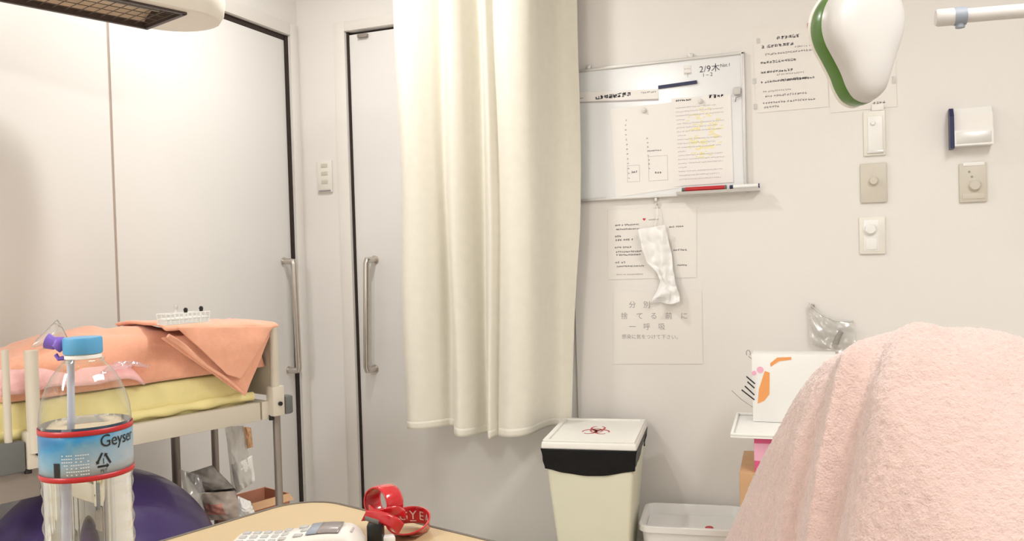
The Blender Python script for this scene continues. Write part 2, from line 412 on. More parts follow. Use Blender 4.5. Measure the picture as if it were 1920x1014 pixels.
# dispenser box with navy side
r = wr(1786, 203, 1858, 277); W, H = loc(r)
t = wroot('dispenser_box', 'white wall dispenser box with dark navy left side and slanted top', 'dispenser', r)
dp = .05
obj('body', MB().prism([(-.002, .03*H), (-dp, .03*H), (-dp, H*.42), (-dp*.7, H*.42), (-dp*.7, H*.80), (-dp*.35, H), (-.002, H)], -W, W, lambda u, v, d: Vector((d, u, v))), M['white'], t, smooth=False)
obj('side_panel', MB().prism([(0, -.02*H), (-dp*1.02, -.02*H), (-dp*1.02, H*.78), (-dp*.6, H), (0, H)], -W-.012, -W, lambda u, v, d: Vector((d, u, v))), M['navy'], t, smooth=False)
obj('label_strip', MB().box(-W*.9, W*.9, -dp-.0012, -dp+.001, H*.08, H*.36, .0005), M['alu'], t)
obj('flap', MB().prism([(-dp*.72, H*.42), (-dp*.72-.004, H*.42), (-dp*.72-.004, H*.82), (-dp*.72, H*.82)], -W*.98, W*1.0, lambda u, v, d: Vector((d, u, v))), M['paper'], t, smooth=False)

# whiteboard
r = wr(1000, 110, 1400, 368)
bz0, bz1 = back(1400, 362).z, back(1397, 97).z
bx0, bx1 = back(1000, 240).x, back(1399, 240).x
t = thing('whiteboard', 'aluminium-framed whiteboard on the back wall, partly behind the cream curtain', 'whiteboard', ((bx0+bx1)/2, YB, bz0))
W, H = (bx1-bx0)/2, bz1-bz0
CX = (bx0+bx1)/2
obj('board_panel', MB().box(-W+.008, W-.008, -.010, -.002, .008, H-.008), M['board'], t, smooth=False)
fr = MB()
for bx in ((-W, W, 0, .010), (-W, W, H-.010, H)): fr.box(bx[0], bx[1], -.016, 0, bx[2], bx[3], .002)
for bx in ((-W, -W+.010), (W-.010, W)): fr.box(bx[0], bx[1], -.016, 0, .002, H-.002, .002)
obj('frame', fr, M['alu'], t)
def wp(px, py, off=.0): p = back(px, py, off); return p.x-CX, p.z-bz0
for px in (1105, 1296): 
    x, z = wp(px, 118)
    obj('hanging_bracket', MB().box(x-.008, x+.008, -.012, 0, H-.001, H+.014, .002), M['alu'], t)
x, z = wp(1231, 372); obj('hanging_bracket', MB().box(x-.005, x+.005, -.014, 0, -.014, .001, .002), M['alu'], t)
ink = MB(); fy = -.0104
def mark(px, py, s, bold=1.6, mb=ink):
    x, z = wp(px, py); line_marks(mb, x, x+s, z, s, fy, 1.8, bold)
# handwritten notes, top right
x, z = wp(1312, 137)
ink.text('2/9木', .030, lambda a, b_: Vector((x+a, fy, z+b_)), space=1.05)
obj('handwriting', ink, M['ink'], t, smooth=False); ink = MB()
x, z = wp(1351, 127); ink.text('Nst.1', .016, lambda a, b_: Vector((x+a, fy, z+b_)))
obj('handwriting', ink, M['ink'], t, smooth=False); ink = MB()
x, z = wp(1316, 142); ink.text('1~2', .017, lambda a, b_: Vector((x+a+.003, fy, z-.006+b_)), space=1.5)
obj('handwriting', ink, M['ink'], t, smooth=False)
obj('pen_tray', MB().prism([(0, 0), (-.045, 0), (-.05, .010), (-.046, .010), (-.042, .004), (0, .004)], wp(1272, 350)[0], wp(1425, 340)[0], lambda u, v, d: Vector((d, u, v+.004))), M['alu'], t, smooth=False)
tx = lambda px: wp(px, 345)[0]+CX
TZ = bz0+.018
def pen(px0, px1, m1, mcap, label, y=.035):
    xa_, xb_ = hit(px0, 348, Vector((0, YB-y, 0)), Vector((0, 1, 0))).x, hit(px1, 345, Vector((0, YB-y, 0)), Vector((0, 1, 0))).x
    p = thing('marker_pen', label, 'marker pen', ((xa_+xb_)/2, YB-y, TZ), 0, 'marker pens on the whiteboard tray')
    L = (xb_-xa_)/2
    obj('barrel', MB().tube([(-L, 0, .003), (L*.92, 0, .003)], .008, 12), m1, p)
    obj('cap', MB().tube([(L*.92, 0, .003), (L, 0, .003)], .0083, 12), mcap, p)
    obj('tip', MB().tube([(-L-.012, 0, .003), (-L, 0, .003)], .007, 12), mcap, p)
pen(1285, 1362, M['red'], M['greybump'], 'red marker pen lying on the whiteboard tray')
pen(1375, 1424, M['white'], M['navy'], 'white marker pen with dark blue tip on the right end of the tray', .03)

def boardsheet(name, label, poly, cat, y=.0106, m='paper', group=None):
    P = [back(*p) for p in poly]
    cx_, z0_ = sum(p.x for p in P)/len(P), min(p.z for p in P)
    t_ = thing(name, label, cat, (cx_, YB, z0_), 0, group)
    o = sheet(MB(), [(p.x-cx_, p.z-z0_) for p in P], y)
    obj('page', o, M[m], t_, smooth=False)
    return t_, (lambda px, py: (back(px, py).x-cx_, back(px, py).z-z0_)), -(y+.0008)
# title strip
t_, f, y = boardsheet('title_strip', 'long white title strip with dark lettering stuck across the whiteboard', [(1010, 196), (1236, 187), (1236, 168), (1010, 177)], 'notice')
x, z = f(1118, 188); x1 = f(1187, 182)[0]; obj('printed_title', line_marks(MB(), x, x1, z, .012, y, 2, 1.6), M['ink'], t_, smooth=False)
x, z = f(1203, 177); x1 = f(1230, 177)[0]; obj('fine_print', line_marks(MB(), x, x1, z, .005, y, 1.5), M['ink'], t_, smooth=False)
x, z = f(1085, 187); obj('fine_print', line_marks(MB(), x, x+.018, z, .005, y, 1.5), M['ink'], t_, smooth=False)
x, z = f(1010, 197); x1, z1 = f(1236, 190); obj('lower_edge', sheet(MB(), [(x, z), (x1, f(1236, 189)[1]), (x1, f(1236, 186)[1]), (x, z+.004)], -y), M['inkfaint'], t_, smooth=False)
# left page
t_, f, y = boardsheet('printed_page', 'white page with faint columns of small print held by a clear magnet', [(1156, 370), (1278, 352), (1268, 192), (1146, 205)], 'paper')
for px, col in ((1172, 13), (1213, 8)):
    mb = MB()
    for k in range(col):
        py = 228+k*9 if px < 1200 else 262+k*8
        x, z = f(px+k*.6, py); line_marks(mb, x, x+.008, z, .005, y, 2)
    obj('text_column', mb, M['inkgrey'], t_, smooth=False)
x, z = f(1218, 285); obj('text_line', line_marks(MB(), x, x+.045, z, .004, y, 2, 2), M['inkgrey'], t_, smooth=False)
for px, py in ((1188, 325), (1232, 326)):
    x, z = f(px, py); obj('box_caption', line_marks(MB(), x-.006, x+.015, z, .006, y, 2, 1.6), M['inkgrey'], t_, smooth=False)
mb = MB()
for a in ((1178, 310, 1200, 342), (1218, 292, 1252, 340)):
    x0, z0 = f(a[0], a[3]); x1, z1 = f(a[2], a[1])
    for q in ((x0, x1, z0, z0+.001), (x0, x1, z1, z1+.001), (x0, x0+.001, z0, z1), (x1, x1+.001, z0, z1)):
        mb.add([(q[0], y, q[2]), (q[1], y, q[2]), (q[1], y, q[3]), (q[0], y, q[3])], [(0, 1, 2, 3)])
obj('printed_boxes', mb, M['inkfaint'], t_, smooth=False)
# right page
t_, f, y = boardsheet('printed_page', 'white page of small print with yellow highlighter marks on the whiteboard', [(1266, 350), (1376, 342), (1371, 178), (1260, 186)], 'paper', .0118)
mb = MB(); my = MB()
for k in range(19):
    py = 205+k*7.4; x, z = f(1268+k*.35, py); x1 = f(1362-random.random()*20, py)[0]
    if k % 4 == 3: x1 = x+.03
    line_marks(mb, x, x1, z, .0036, y, 1.3)
for _h in range(110):
    a = random.random()*6.28; rr_ = .3+.75*random.random()
    px, py = 1318+34*math.cos(a)*rr_, 250+48*math.sin(a)*rr_
    x, z = f(px, py); wv = .005+.012*random.random()
    my.prism([(x, z), (x+wv, z+.001), (x+wv, z+.0045), (x, z+.0035)], y+.0003-_h*1.5e-6, y+.00029-_h*1.5e-6, lambda u, v, d: Vector((u, d, v)))
obj('printed_text', mb, M['inkfaint'], t_, smooth=False)
obj('highlighter_marks', my, M['yellowmark'], t_, smooth=False)
for px_, py_, L_, h_ in ((1330, 186, .018, .010), (1345, 184, .020, .008), (1268, 192, .045, .005)):
    x, z = f(px_, py_); obj('handwriting', line_marks(MB(), x, x+L_+.012, z, h_, y, 2, 2), M['ink'], t_, smooth=False)
# magnets and small things
def wthing(name, label, cat, px, py, y=.0104):
    p = back(px, py, y); return thing(name, label, cat, (p.x, YB-y, p.z))
a_, b_ = back(1236, 165), back(1308, 155)
t_ = thing('magnet_bar', 'dark navy magnetic bar stuck diagonally on the upper whiteboard', 'magnet', ((a_.x+b_.x)/2, YB-.0104, (a_.z+b_.z)/2))
dv = (b_-a_)/2; n_ = Vector((-dv.z, 0, dv.x)).normalized()*.0055
P4 = [-dv-n_, dv-n_, dv+n_, -dv+n_]
obj('bar', MB().prism([(p.x, p.z) for p in P4], -.0075, 0, lambda u, v, d: Vector((u, d, v))), M['navy'], t_, smooth=False)
def magnet(px, py, m, label, y=.0104, r=.011):
    t_ = wthing('round_magnet', label, 'magnet', px, py, y)
    mt = Matrix.Rotation(math.radians(90), 4, 'X')
    obj('disc', MB().lathe([(r*.9, 0), (r, .002), (r, .005), (r*.8, .007), (0, .0075)], 24, mat=mt), m, t_)
    obj('grip', MB().lathe([(r*.4, .007), (r*.45, .012), (0, .013)], 16, mat=mt), m, t_)
magnet(1208, 207, M['alu'], 'round magnet at the top of the left printed page', .0116, .009)
magnet(1314, 190, M['alu'], 'round magnet at the top of the yellow-marked page', .0128, .008)
t_ = wthing('magnetic_clip', 'white plastic magnetic clip at the corner of the yellow-marked page', 'clip', 1383, 172)
obj('clip_body', MB().box(-.013, .011, -.014, 0, -.012, .015, .005), M['whitegloss'], t_)
obj('clip_jaw', MB().tube([(.012, -.014, -.016), (-.004, -.015, -.022), (-.006, -.015, -.036)], .002, 8), M['inkgrey'], t_)
t_ = wthing('name_tag', 'tiny white name tag on the whiteboard above the dark magnetic bar', 'tag', 1289, 132)
obj('tag_card', MB().box(-.013, .013, -.0012, 0, -.014, .016, .0004), M['paper'], t_)
mb = MB(); line_marks(mb, -.011, .010, .003, .004, -.0015, 1.5); line_marks(mb, -.011, .012, -.012, .003, -.0015, 1.5, 2)
mb.box(.000, .0012, -.0015, -.0012, -.024, -.012)
obj('printed_text', mb, M['inkgrey'], t_, smooth=False)

# poster right of whiteboard
t_, f, y = boardsheet('laminated_notice', 'laminated notice with several lines of small print, between whiteboard and lamp', [(1418, 212), (1554, 200), (1546, 38), (1411, 52)], 'notice', .001, 'lam')
mb = MB(); mf = MB()
rows = [(1456, 1496, 75, .009, 2, 0), (1427, 1486, 92, .009, 1.8, 0), (1490, 1530, 90, .005, 1, 1), (1434, 1525, 105, .006, 1.3, 1), (1426, 1492, 121, .007, 1.8, 0), (1426, 1486, 139, .007, 2, 0),
        (1456, 1510, 142, .005, 1, 1), (1426, 1530, 157, .006, 2, 0), (1464, 1516, 153, .007, 1.6, 0), (1430, 1482, 174, .005, 1, 1), (1434, 1515, 183, .006, 1.4, 1), (1430, 1528, 196, .006, 1.4, 1), (1430, 1460, 204, .006, 1.4, 1)]
for x0, x1, py, h, bo, fa in rows:
    a, z = f(x0, py); obj('text_line', line_marks(MB(), a, f(x1, py)[0], z, h, y, 2, bo), M['inkfaint' if fa else 'inkgrey'], t_, smooth=False)
for k, (px, py) in enumerate(((1422, 77), (1415, 152), (1417, 200), (1672, 150))):
    if k < 3:
        p = back(px, py); q = f(px, py)
        obj('sticky_tape', MB().box(q[0]-.006, q[0]+.006, -.0022, -.0016, q[1]-.009, q[1]+.009, .0003), M['whitegloss'], t_)
t_, f, y = boardsheet('laminated_notice', 'blank-looking laminated notice on the wall half behind the green-rimmed lamp', [(1556, 212), (1682, 200), (1676, 40), (1550, 52)], 'notice', .001, 'lam')
mb = MB(); a, z = f(1636, 196); line_marks(mb, a, a+.04, z, .007, y, 1.6, 1.6); obj('printed_text', mb, M['inkfaint'], t_, smooth=False)
q = f(1676, 150); obj('sticky_tape', MB().box(q[0]-.006, q[0]+.006, -.0026, -.0016, q[1]-.012, q[1]+.012, .0003), M['whitegloss'], t_)
p = back(1517, 48, .002)
tag(obj('red_pin', MB().box(-.004, .004, -.006, 0, -.008, .008, .001), M['red']), 'tiny red square pin on the wall beside the lamp rim', 'pin').location = (p.x, YB-.0025, p.z)

# notices under the whiteboard
t_, f, y = boardsheet('laminated_notice', 'laminated notice with a small red heart hanging under the whiteboard', [(1140, 524), (1306, 520), (1306, 388), (1140, 394)], 'notice', .001, 'lam')
mb = MB(); mf = MB()
for x0, x1, py, h, bo, fa in [(1216, 1236, 413, .003, 2, 0), (1153, 1198, 424, .005, 2, 0), (1155, 1200, 432, .005, 2.6, 0), (1254, 1282, 427, .005, 2.4, 0), (1153, 1166, 445, .006, 2, 0), (1154, 1188, 452, .006, 1.6, 0),
                              (1153, 1184, 466, .006, 1.6, 1), (1155, 1205, 474, .005, 2.4, 0), (1155, 1202, 480, .005, 1.8, 0), (1262, 1288, 471, .006, 1.6, 1), (1154, 1172, 494, .006, 1.6, 1), (1156, 1208, 501, .005, 2, 0), (1270, 1294, 499, .005, 2.2, 0), (1156, 1206, 516, .004, 1, 1)]:
    a, z = f(x0, py); obj('text_line', line_marks(MB(), a, f(x1, py)[0], z, h, y, 2, bo), M['inkfaint' if fa else 'inkgrey'], t_, smooth=False)
hx, hz = f(1208, 411)
hp = [(hx+.0055*(16*math.sin(a)**3)/16, hz+.0055*(13*math.cos(a)-5*math.cos(2*a)-2*math.cos(3*a)-math.cos(4*a))/16) for a in [k*2*math.pi/24 for k in range(24)]]
obj('heart_print', sheet(MB(), hp, -y-.0002, .0002), M['red'], t_, smooth=False)
t_, f, y = boardsheet('laminated_notice', 'laminated notice with large spaced Japanese characters, lowest on the wall', [(1150, 682), (1318, 682), (1316, 545), (1150, 545)], 'notice', .001, 'lam')
from collections import defaultdict
lines_ = defaultdict(MB)
for ch, px, py in [('分', 1186, 571), ('別', 1213, 571), ('捨', 1171, 592), ('て', 1200, 592), ('る', 1226, 592), ('前', 1254, 592), ('に', 1283, 592), ('一', 1186, 612), ('呼', 1213, 612), ('吸', 1241, 612)]:
    x, z = f(px, py+5); lines_[py].text(ch, .026, lambda a, b_: Vector((x+a, y, z+b_)), 'CENTER')
x, z = f(1166, 634); lines_[634].text('感染に気をつけて下さい。', .0175, lambda a, b_: Vector((x+a, y, z+b_)), space=1.05)
for k_ in lines_: obj('text_line', lines_[k_], M['inkgrey'], t_, smooth=False)

# tissue / white plastic bag hanging in front of the notices
A = back(1233, 378)
hk = thing('wall_hook', 'small clear adhesive hook on the wall just under the whiteboard', 'hook', (A.x, YB, A.z-.01))
obj('hook_plate', MB().box(-.008, .008, -.003, 0, -.012, .012, .001), M['platew'], hk)
obj('hook_arm', MB().tube([(0, -.003, .002), (0, -.012, -.004), (0, -.018, -.004), (0, -.02, .002)], .0018, 8), M['alu'], hk)
Lp = [(1198, 430), (1206, 460), (1216, 492), (1232, 508), (1240, 526), (1232, 548), (1222, 570)]
Rp = [(1250, 422), (1256, 452), (1262, 480), (1264, 505), (1270, 530), (1276, 550), (1278, 566)]
t_ = thing('hanging_cloth_strip', 'crumpled white strip hanging over the notices below the whiteboard', 'cloth', (A.x, YB, back(1240, 570).z))
O_ = t_.location
def tf(u, v):
    n = len(Lp)-1; f_ = min(v*n, n-1e-6); i = int(f_); s_ = f_-i
    l = back(*Lp[i]).lerp(back(*Lp[i+1]), s_); rr = back(*Rp[i]).lerp(back(*Rp[i+1]), s_)
    p = l.lerp(rr, u)
    y_ = .022 + .008*math.sin(u*9+v*7) + .012*abs(noise.noise(Vector((u*3.2, v*7, 2)))) + (.010*math.sin(u*5+v*22)*max(0, v-.5)*1.8)
    return Vector((p.x, YB-y_, p.z+.004*math.sin(u*7)*(1 if v > .9 else 0)))-O_
obj('cloth', MB().grid(tf, 40, 80), M['tissue'], t_, solid=.0012, angle=180)
ap = A-O_; tp = tf(.6, 0)
obj('tie', MB().tube([(A.x-O_.x, -.014, A.z-.016-O_.z), (A.x-O_.x+.003, -.018, (A.z-O_.z+tp.z)/2), tuple(tp)], .0016, 6), M['tissue'], t_)

# small clear pack hanging at the right, above the blanket
p0 = back(1520, 570)
hk = tag(obj('wall_hook', MB().box(-.008, .008, -.012, 0, -.006, .010, .003), M['leg']), 'small dark wall hook holding the clear bag above the pink blanket', 'hook'); hk.location = (p0.x+.004, YB, p0.z-.01)
t_ = thing('plastic_bag', 'clear plastic bag with a grey item inside, hanging above the pink blanket', 'bag', (p0.x, YB, back(1520, 660).z)); O_ = t_.location
top = [(1517, 566), (1530, 578), (1545, 590), (1565, 598), (1600, 600)]; bot = [(1519, 642), (1535, 650), (1555, 655), (1580, 660), (1606, 664)]
def bf(u, v, side=1):
    n = 4; f_ = min(u*n, n-1e-6); i = int(f_); s_ = f_-i
    a = back(*top[i]).lerp(back(*top[i+1]), s_); b2 = back(*bot[i]).lerp(back(*bot[i+1]), s_); q = a.lerp(b2, v)
    y_ = .02+side*.014*math.sin(math.pi*u)*math.sin(math.pi*v)+.008*noise.noise(Vector((u*5, v*5, side*3)))
    return Vector((q.x, YB-y_, q.z))-O_
obj('film', MB().grid(lambda u, v: bf(u, v, 1), 24, 24).grid(lambda u, v: bf(u, v, -.9), 24, 24), M['bag'], t_, angle=180)
q = back(1574, 625)-O_
obj('valve', MB().tube([(q.x-.012, -.028, q.z-.03), (q.x-.004, -.03, q.z-.008), (q.x+.006, -.032, q.z+.010)], [.010, .009, .008], 12), M['grey'], t_)
obj('top_seal', MB().grid(lambda u, v: bf(u, v*.05, 1)+Vector((0, -.0012, 0)), 24, 2), M['whitegloss'], t_, solid=.001)

# ------------------------------------------------------------------ clinical waste bin
def ccam(px, py, z): return at_z(px, py, z)
BZ = .525
fl, frr, br, bl = at_z(1003, 826, BZ), at_z(1178, 829, BZ), at_z(1223, 787, BZ), at_z(1062, 783, BZ)
bw = ((frr-fl).length+(br-bl).length)/2; ang = math.atan2((frr-fl+br-bl).y, (frr-fl+br-bl).x)
cen = (fl+frr+br+bl)/4; bd = ((bl-fl).length+(br-frr).length)/2
print('BIN', bw, bd, math.degrees(ang), cen)
bd = min(bd, .46)
cen.y = YB-.045-bd/2-.020
t = thing('waste_bin', 'pale green pedal bin with ivory lid, red hazard symbol and black liner', 'waste bin', (cen.x, cen.y, 0), ang)
def taper(mb, w0, d0, z0, w1, d1, z1, bev=.012, seg=3):
    tb = bmesh.new(); bmesh.ops.create_cube(tb, size=1)
    for v in tb.verts:
        up = v.co.z > 0; W_, D_ = (w1, d1) if up else (w0, d0)
        v.co = Vector((v.co.x*W_, v.co.y*D_, z1 if up else z0))
    bmesh.ops.bevel(tb, geom=list(tb.edges), offset=bev, segments=seg, affect='EDGES', profile=.5)
    return mb.merge(tb)
obj('body', taper(MB(), bw-.10, bd-.12, 0, bw-.012, bd-.02, BZ-.035), M['bin'], t)
obj('lid', taper(MB(), bw+.004, bd, BZ-.030, bw, bd-.004, BZ-.006, .006), M['lid'], t)
obj('lid_rim', MB().box(-bw/2+.004, bw/2-.004, -bd/2+.004, -bd/2+.02, BZ-.008, BZ, .002).box(-bw/2+.004, bw/2-.004, bd/2-.02, bd/2-.004, BZ-.008, BZ, .002)
    .box(-bw/2+.004, -bw/2+.02, -bd/2+.018, bd/2-.018, BZ-.008, BZ, .002).box(bw/2-.02, bw/2-.004, -bd/2+.018, bd/2-.018, BZ-.008, BZ, .002), M['lid'], t)
def skirt(u, v):
    # perimeter parameter u, v down
    a = u*4; s_ = int(a) % 4; f_ = a-int(a); W_, D_ = bw/2+.002, bd/2+.001
    c4 = [(-W_, -D_), (W_, -D_), (W_, D_), (-W_, D_)]
    p = Vector(c4[s_]).lerp(Vector(c4[(s_+1) % 4]), f_)
    dr = [.085, .105, .10, .08][s_] if False else   .066+.02*math.sin(math.pi*f_)*(1 if s_ in (0,) else .3)
    if s_ == 1: dr -= .035*f_
    z = BZ-.028-dr*v
    k = 1-.07*v + .012*noise.noise(Vector((p.x*22, p.y*22, v*2.5)))*4*v*(1-v*.3)
    return Vector((p.x*k, p.y*k, z))
obj('bag_liner', MB().grid(skirt, 160, 14, wrap=True), M['blackbag'], t, solid=.001, angle=60)
hz = MB(); zz = BZ-.0055
for k in range(3):
    a0 = math.radians(90+120*k); cx_, cy_ = .024*math.cos(a0), .036*math.sin(a0)
    P = []
    for j in range(18):
        a = a0+math.radians(-150+300*j/17)
    # open crescent
    n = 20; O1 = [(cx_+.026*math.cos(a0+math.radians(22+316*j/n)), cy_+.036*math.sin(a0+math.radians(22+316*j/n))) for j in range(n+1)]
    I1 = [(cx_*1.12+.019*math.cos(a0+math.radians(22+316*j/n)), cy_*1.12+.027*math.sin(a0+math.radians(22+316*j/n))) for j in range(n+1)]
    hz.add([(p[0], p[1], zz) for p in O1]+[(p[0], p[1], zz) for p in I1], [(j, j+1, n+2+j, n+1+j) for j in range(n)])
n = 20; hz.add([(.022*math.cos(j*6.2832/n), .031*math.sin(j*6.2832/n), zz+.0003) for j in range(n)]+[(.017*math.cos(j*6.2832/n), .024*math.sin(j*6.2832/n), zz+.0003) for j in range(n)], [(j, (j+1) % n, n+(j+1) % n, n+j) for j in range(n)])
obj('hazard_symbol', hz, M['red'], t, smooth=False)
obj('pedal', MB().box(-.05, .05, -bd/2-.01, -bd/2+.06, .008, .025, .004), M['black'], t)

# white tub beside the bin
TZ0 = .235
pa, pb = at_z(1187, 985, TZ0), at_z(1222, 942, TZ0)
t = thing('storage_tub', 'open pale grey plastic tub on the floor right of the waste bin', 'tub', (0, 0, 0), ang)
tw, td = .34, .27
lc = Matrix.Rotation(-ang, 4, 'Z') @ pa
c0 = Matrix.Rotation(ang, 4, 'Z') @ Vector((lc.x+tw/2, lc.y+td/2, 0))
c0.y = min(c0.y, YB-td/2-.03)
t.location = (c0.x+.015, c0.y, 0)
def rr(w_, d_, rad, n=6):
    P = []
    for cx_, cy_, a0 in ((w_/2-rad, d_/2-rad, 0), (-w_/2+rad, d_/2-rad, 90), (-w_/2+rad, -d_/2+rad, 180), (w_/2-rad, -d_/2+rad, 270)):
        for k in range(n+1):
            a = math.radians(a0+90*k/n); P.append((cx_+rad*math.cos(a), cy_+rad*math.sin(a)))
    return P
def loft(mb, secs, cap0=True, cap1=True):   # secs: list of (poly, z)
    R_ = [[mb.bm.verts.new((p[0], p[1], z)) for p in P] for P, z in secs]
    n = len(R_[0])
    for A_, B_ in zip(R_, R_[1:]):
        for k in range(n): mb.bm.faces.new((A_[k], A_[(k+1) % n], B_[(k+1) % n], B_[k]))
    if cap0: mb.bm.faces.new(R_[0][::-1])
    if cap1: mb.bm.faces.new(R_[-1])
    return mb
obj('tub_shell', loft(MB(), [(rr(tw-.06, td-.06, .03), 0), (rr(tw-.02, td-.02, .035), TZ0-.02), (rr(tw, td, .04), TZ0-.02), (rr(tw, td, .04), TZ0-.003), (rr(tw-.006, td-.006, .037), TZ0), (rr(tw-.022, td-.022, .03), TZ0),
    (rr(tw-.026, td-.026, .03), TZ0-.004), (rr(tw-.06, td-.06, .026), .02)], True, True), M['tub'], t)
obj('inner_tray', loft(MB(), [(rr(tw-.034, td-.034, .026), TZ0-.045), (rr(tw-.034, td-.034, .026), TZ0-.035)]), M['tub'], t)
q = at_z(1330, 992, TZ0-.03)
tag(obj('red_token', MB().lathe([(.014, 0), (.014, .01), (.011, .013), (0, .014)], 20), M['red']), 'small red token lying inside the pale grey tub', 'token').location = (q.x, q.y, TZ0-.035)

# ------------------------------------------------------------------ carton, tray and boxes by the wall, half behind the blanket
q = at_d(1368, 900, 2.42)
t = thing('cardboard_carton', 'tall brown cardboard carton standing by the wall behind the pink blanket', 'carton', (q.x+.186, q.y+.16, 0), math.radians(4))
obj('carton_body', MB().box(-.17, .17, -.14, .14, 0, .48, .003), M['carton'], t)
obj('tape', MB().box(-.025, .025, -.1405, .1405, .36, .4805), M['wood'], t, smooth=False)
cx_, cy_ = t.location.x, t.location.y
t = thing('medicine_pack', 'hot pink and white pack on the brown carton under the white tray', 'pack', (cx_-.075, cy_-.11, .48), math.radians(4))
obj('pack_body', MB().box(-.045, .045, -.03, .03, 0, .105, .003), M['pink'], t)
obj('pack_label', MB().box(-.046, .03, -.031, .02, .035, .085, .001), M['pinklight'], t)
t2 = thing('medicine_pack', 'pink pack at the back of the brown carton under the white tray', 'pack', (cx_+.05, cy_+.06, .48), math.radians(4))
obj('pack_body', MB().box(-.045, .045, -.03, .03, 0, .105, .003), M['pink'], t2)
t = thing('flat_tray', 'flat white tray resting on pink packs above the brown carton', 'tray', (cx_, cy_, .585), math.radians(4))
obj('tray_plate', MB().box(-.19, .19, -.17, .15, 0, .006, .002), M['white'], t)
obj('tray_rim', MB().box(-.19, .19, -.17, -.162, .006, .014, .002).box(-.19, .19, .142, .15, .006, .014, .002).box(-.19, -.182, -.165, .145, .006, .014, .002).box(.182, .19, -.165, .145, .006, .014, .002), M['white'], t)
q = at_d(1413, 770, 2.62)
t = thing('glove_box', 'white carton with orange and pink print on the tray behind the blanket', 'box', (q.x+.12, q.y+.012, .5915), math.radians(2))
hb = .205
obj('box_body', MB().box(-.12, .12, -.05, .05, 0, hb, .003), M['white'], t)
yy = -.0508
obj('orange_print', MB().prism([(-.105, .055), (-.085, .065), (-.070, .085), (-.068, .15), (-.082, .155), (-.100, .10)], yy, yy+.0006, lambda u, v, d: Vector((u, d, v)))
    .prism([(-.065, .168), (-.040, .185), (-.005, .190), (-.005, .198), (-.045, .196), (-.066, .178)], yy, yy+.0006, lambda u, v, d: Vector((u, d, v))), M['orange'], t, smooth=False)
obj('pink_print', MB().lathe([(.010, 0), (.010, .0008), (0, .0009)], 16, mat=Matrix.Translation((-.095, yy+.0008, .158)) @ Matrix.Rotation(math.radians(90), 4, 'X')).lathe([(.007, 0), (.007, .0008), (0, .0009)], 16, mat=Matrix.Translation((-.113, yy+.0008, .148)) @ Matrix.Rotation(math.radians(90), 4, 'X')), M['pinklight'], t)
bx_, by_ = t.location.x-.121, t.location.y
for k, (a, b2) in enumerate((((1400, 706), (1413, 718)), ((1402, 716), (1412, 726)), ((1397, 724), (1412, 739)), ((1391, 731), (1412, 748)))):
    P, Q = at_d(a[0], a[1], 2.55), at_d(b2[0]+2, b2[1]+1, 2.57)
    o = tag(obj('black_swab', MB().tube([P-Q, Vector((0, 0, 0))], .0022, 8), M['black']), ['topmost', 'second', 'third', 'lowest'][k]+' of the four short black sticks poking left from the orange-printed box', 'stick', 'black sticks at the box')
    o.location = Q
P, Q = at_d(1372, 732, 2.55), at_d(1411, 763, 2.56)
o = tag(obj('thin_wire', MB().tube([P-Q, (P-Q)*.5+Vector((0, 0, -.004)), Vector((0, 0, 0))], .0009, 6), M['leg']), 'thin grey wire poking left below the black sticks', 'wire'); o.location = Q
q = at_d(1398, 662, 2.6)
o = thing('wire_loop', 'small grey wire loop clipped on the corner of the orange-printed box', 'clip', (q.x, q.y, q.z))
obj('loop', MB().tube([(.006*math.cos(a)+.008, 0, .009*math.sin(a)) for a in [k*math.pi/8 for k in range(-2, 11)]], .0014, 6), M['inkgrey'], o)
obj('stem', MB().tube([(.008, 0, -.009), (.018, .004, -.018)], .0012, 6), M['inkgrey'], o)

# ------------------------------------------------------------------ lamp head and arm, upper right
LD = 1.75
P0 = at_d(1615, 70, LD)
pxm = LD/FPX
def lp(px, py): return ((px-1625)*pxm, -(py-70)*pxm)
outl = [(1633, 192), (1606, 186), (1589, 166), (1577, 138), (1561, 110), (1546, 84), (1539, 55), (1544, 25), (1560, -2), (1590, -28), (1635, -38), (1675, -25), (1700, 5), (1706, 40), (1698, 75), (1684, 110), (1671, 145), (1658, 175)]
t = thing('examination_lamp', 'white pear-shaped lamp head with green rim, hanging at the upper right', 'lamp', P0, YAW+math.radians(14))
def dense(P, k=4):
    n = len(P); R_ = []
    for i in range(n):
        a, b2, c2, d = [Vector(P[(i+j) % n]) for j in (-1, 0, 1, 2)]
        for s_ in range(k):
            u = s_/k; R_.append(.5*((2*b2)+(-a+c2)*u+(2*a-5*b2+4*c2-d)*u*u+(-a+3*b2-3*c2+d)*u**3))
    return R_
OP = dense([lp(*p) for p in outl]); cc = sum(OP, Vector((0, 0)))/len(OP)
def shell(mb, secs, cap0, cap1):      # secs: (scale/offset inset, y)
    R_ = [[mb.bm.verts.new((cc.x+(p.x-cc.x)*s_, y_, cc.y+(p.y-cc.y)*s_)) for p in OP] for s_, y_ in secs]
    n = len(OP)
    for A_, B_ in zip(R_, R_[1:]):
        for k in range(n): mb.bm.faces.new((A_[k], A_[(k+1) % n], B_[(k+1) % n], B_[k]))
    if cap0: mb.bm.faces.new(R_[0])
    if cap1: mb.bm.faces.new(R_[-1])
    return mb
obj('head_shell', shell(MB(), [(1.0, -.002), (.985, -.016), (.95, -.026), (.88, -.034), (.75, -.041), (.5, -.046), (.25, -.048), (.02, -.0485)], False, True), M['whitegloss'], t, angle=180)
obj('green_rim', shell(MB(), [(1.0, -.003), (1.012, .0), (1.02, .012), (1.012, .030), (1.0, .034)], False, False), M['green'], t, angle=60)
obj('lamp_face', shell(MB(), [(1.0, .034), (1.03, .036), (1.03, .040), (.95, .044), (.4, .05), (.02, .051)], False, True), M['platew'], t, angle=60)
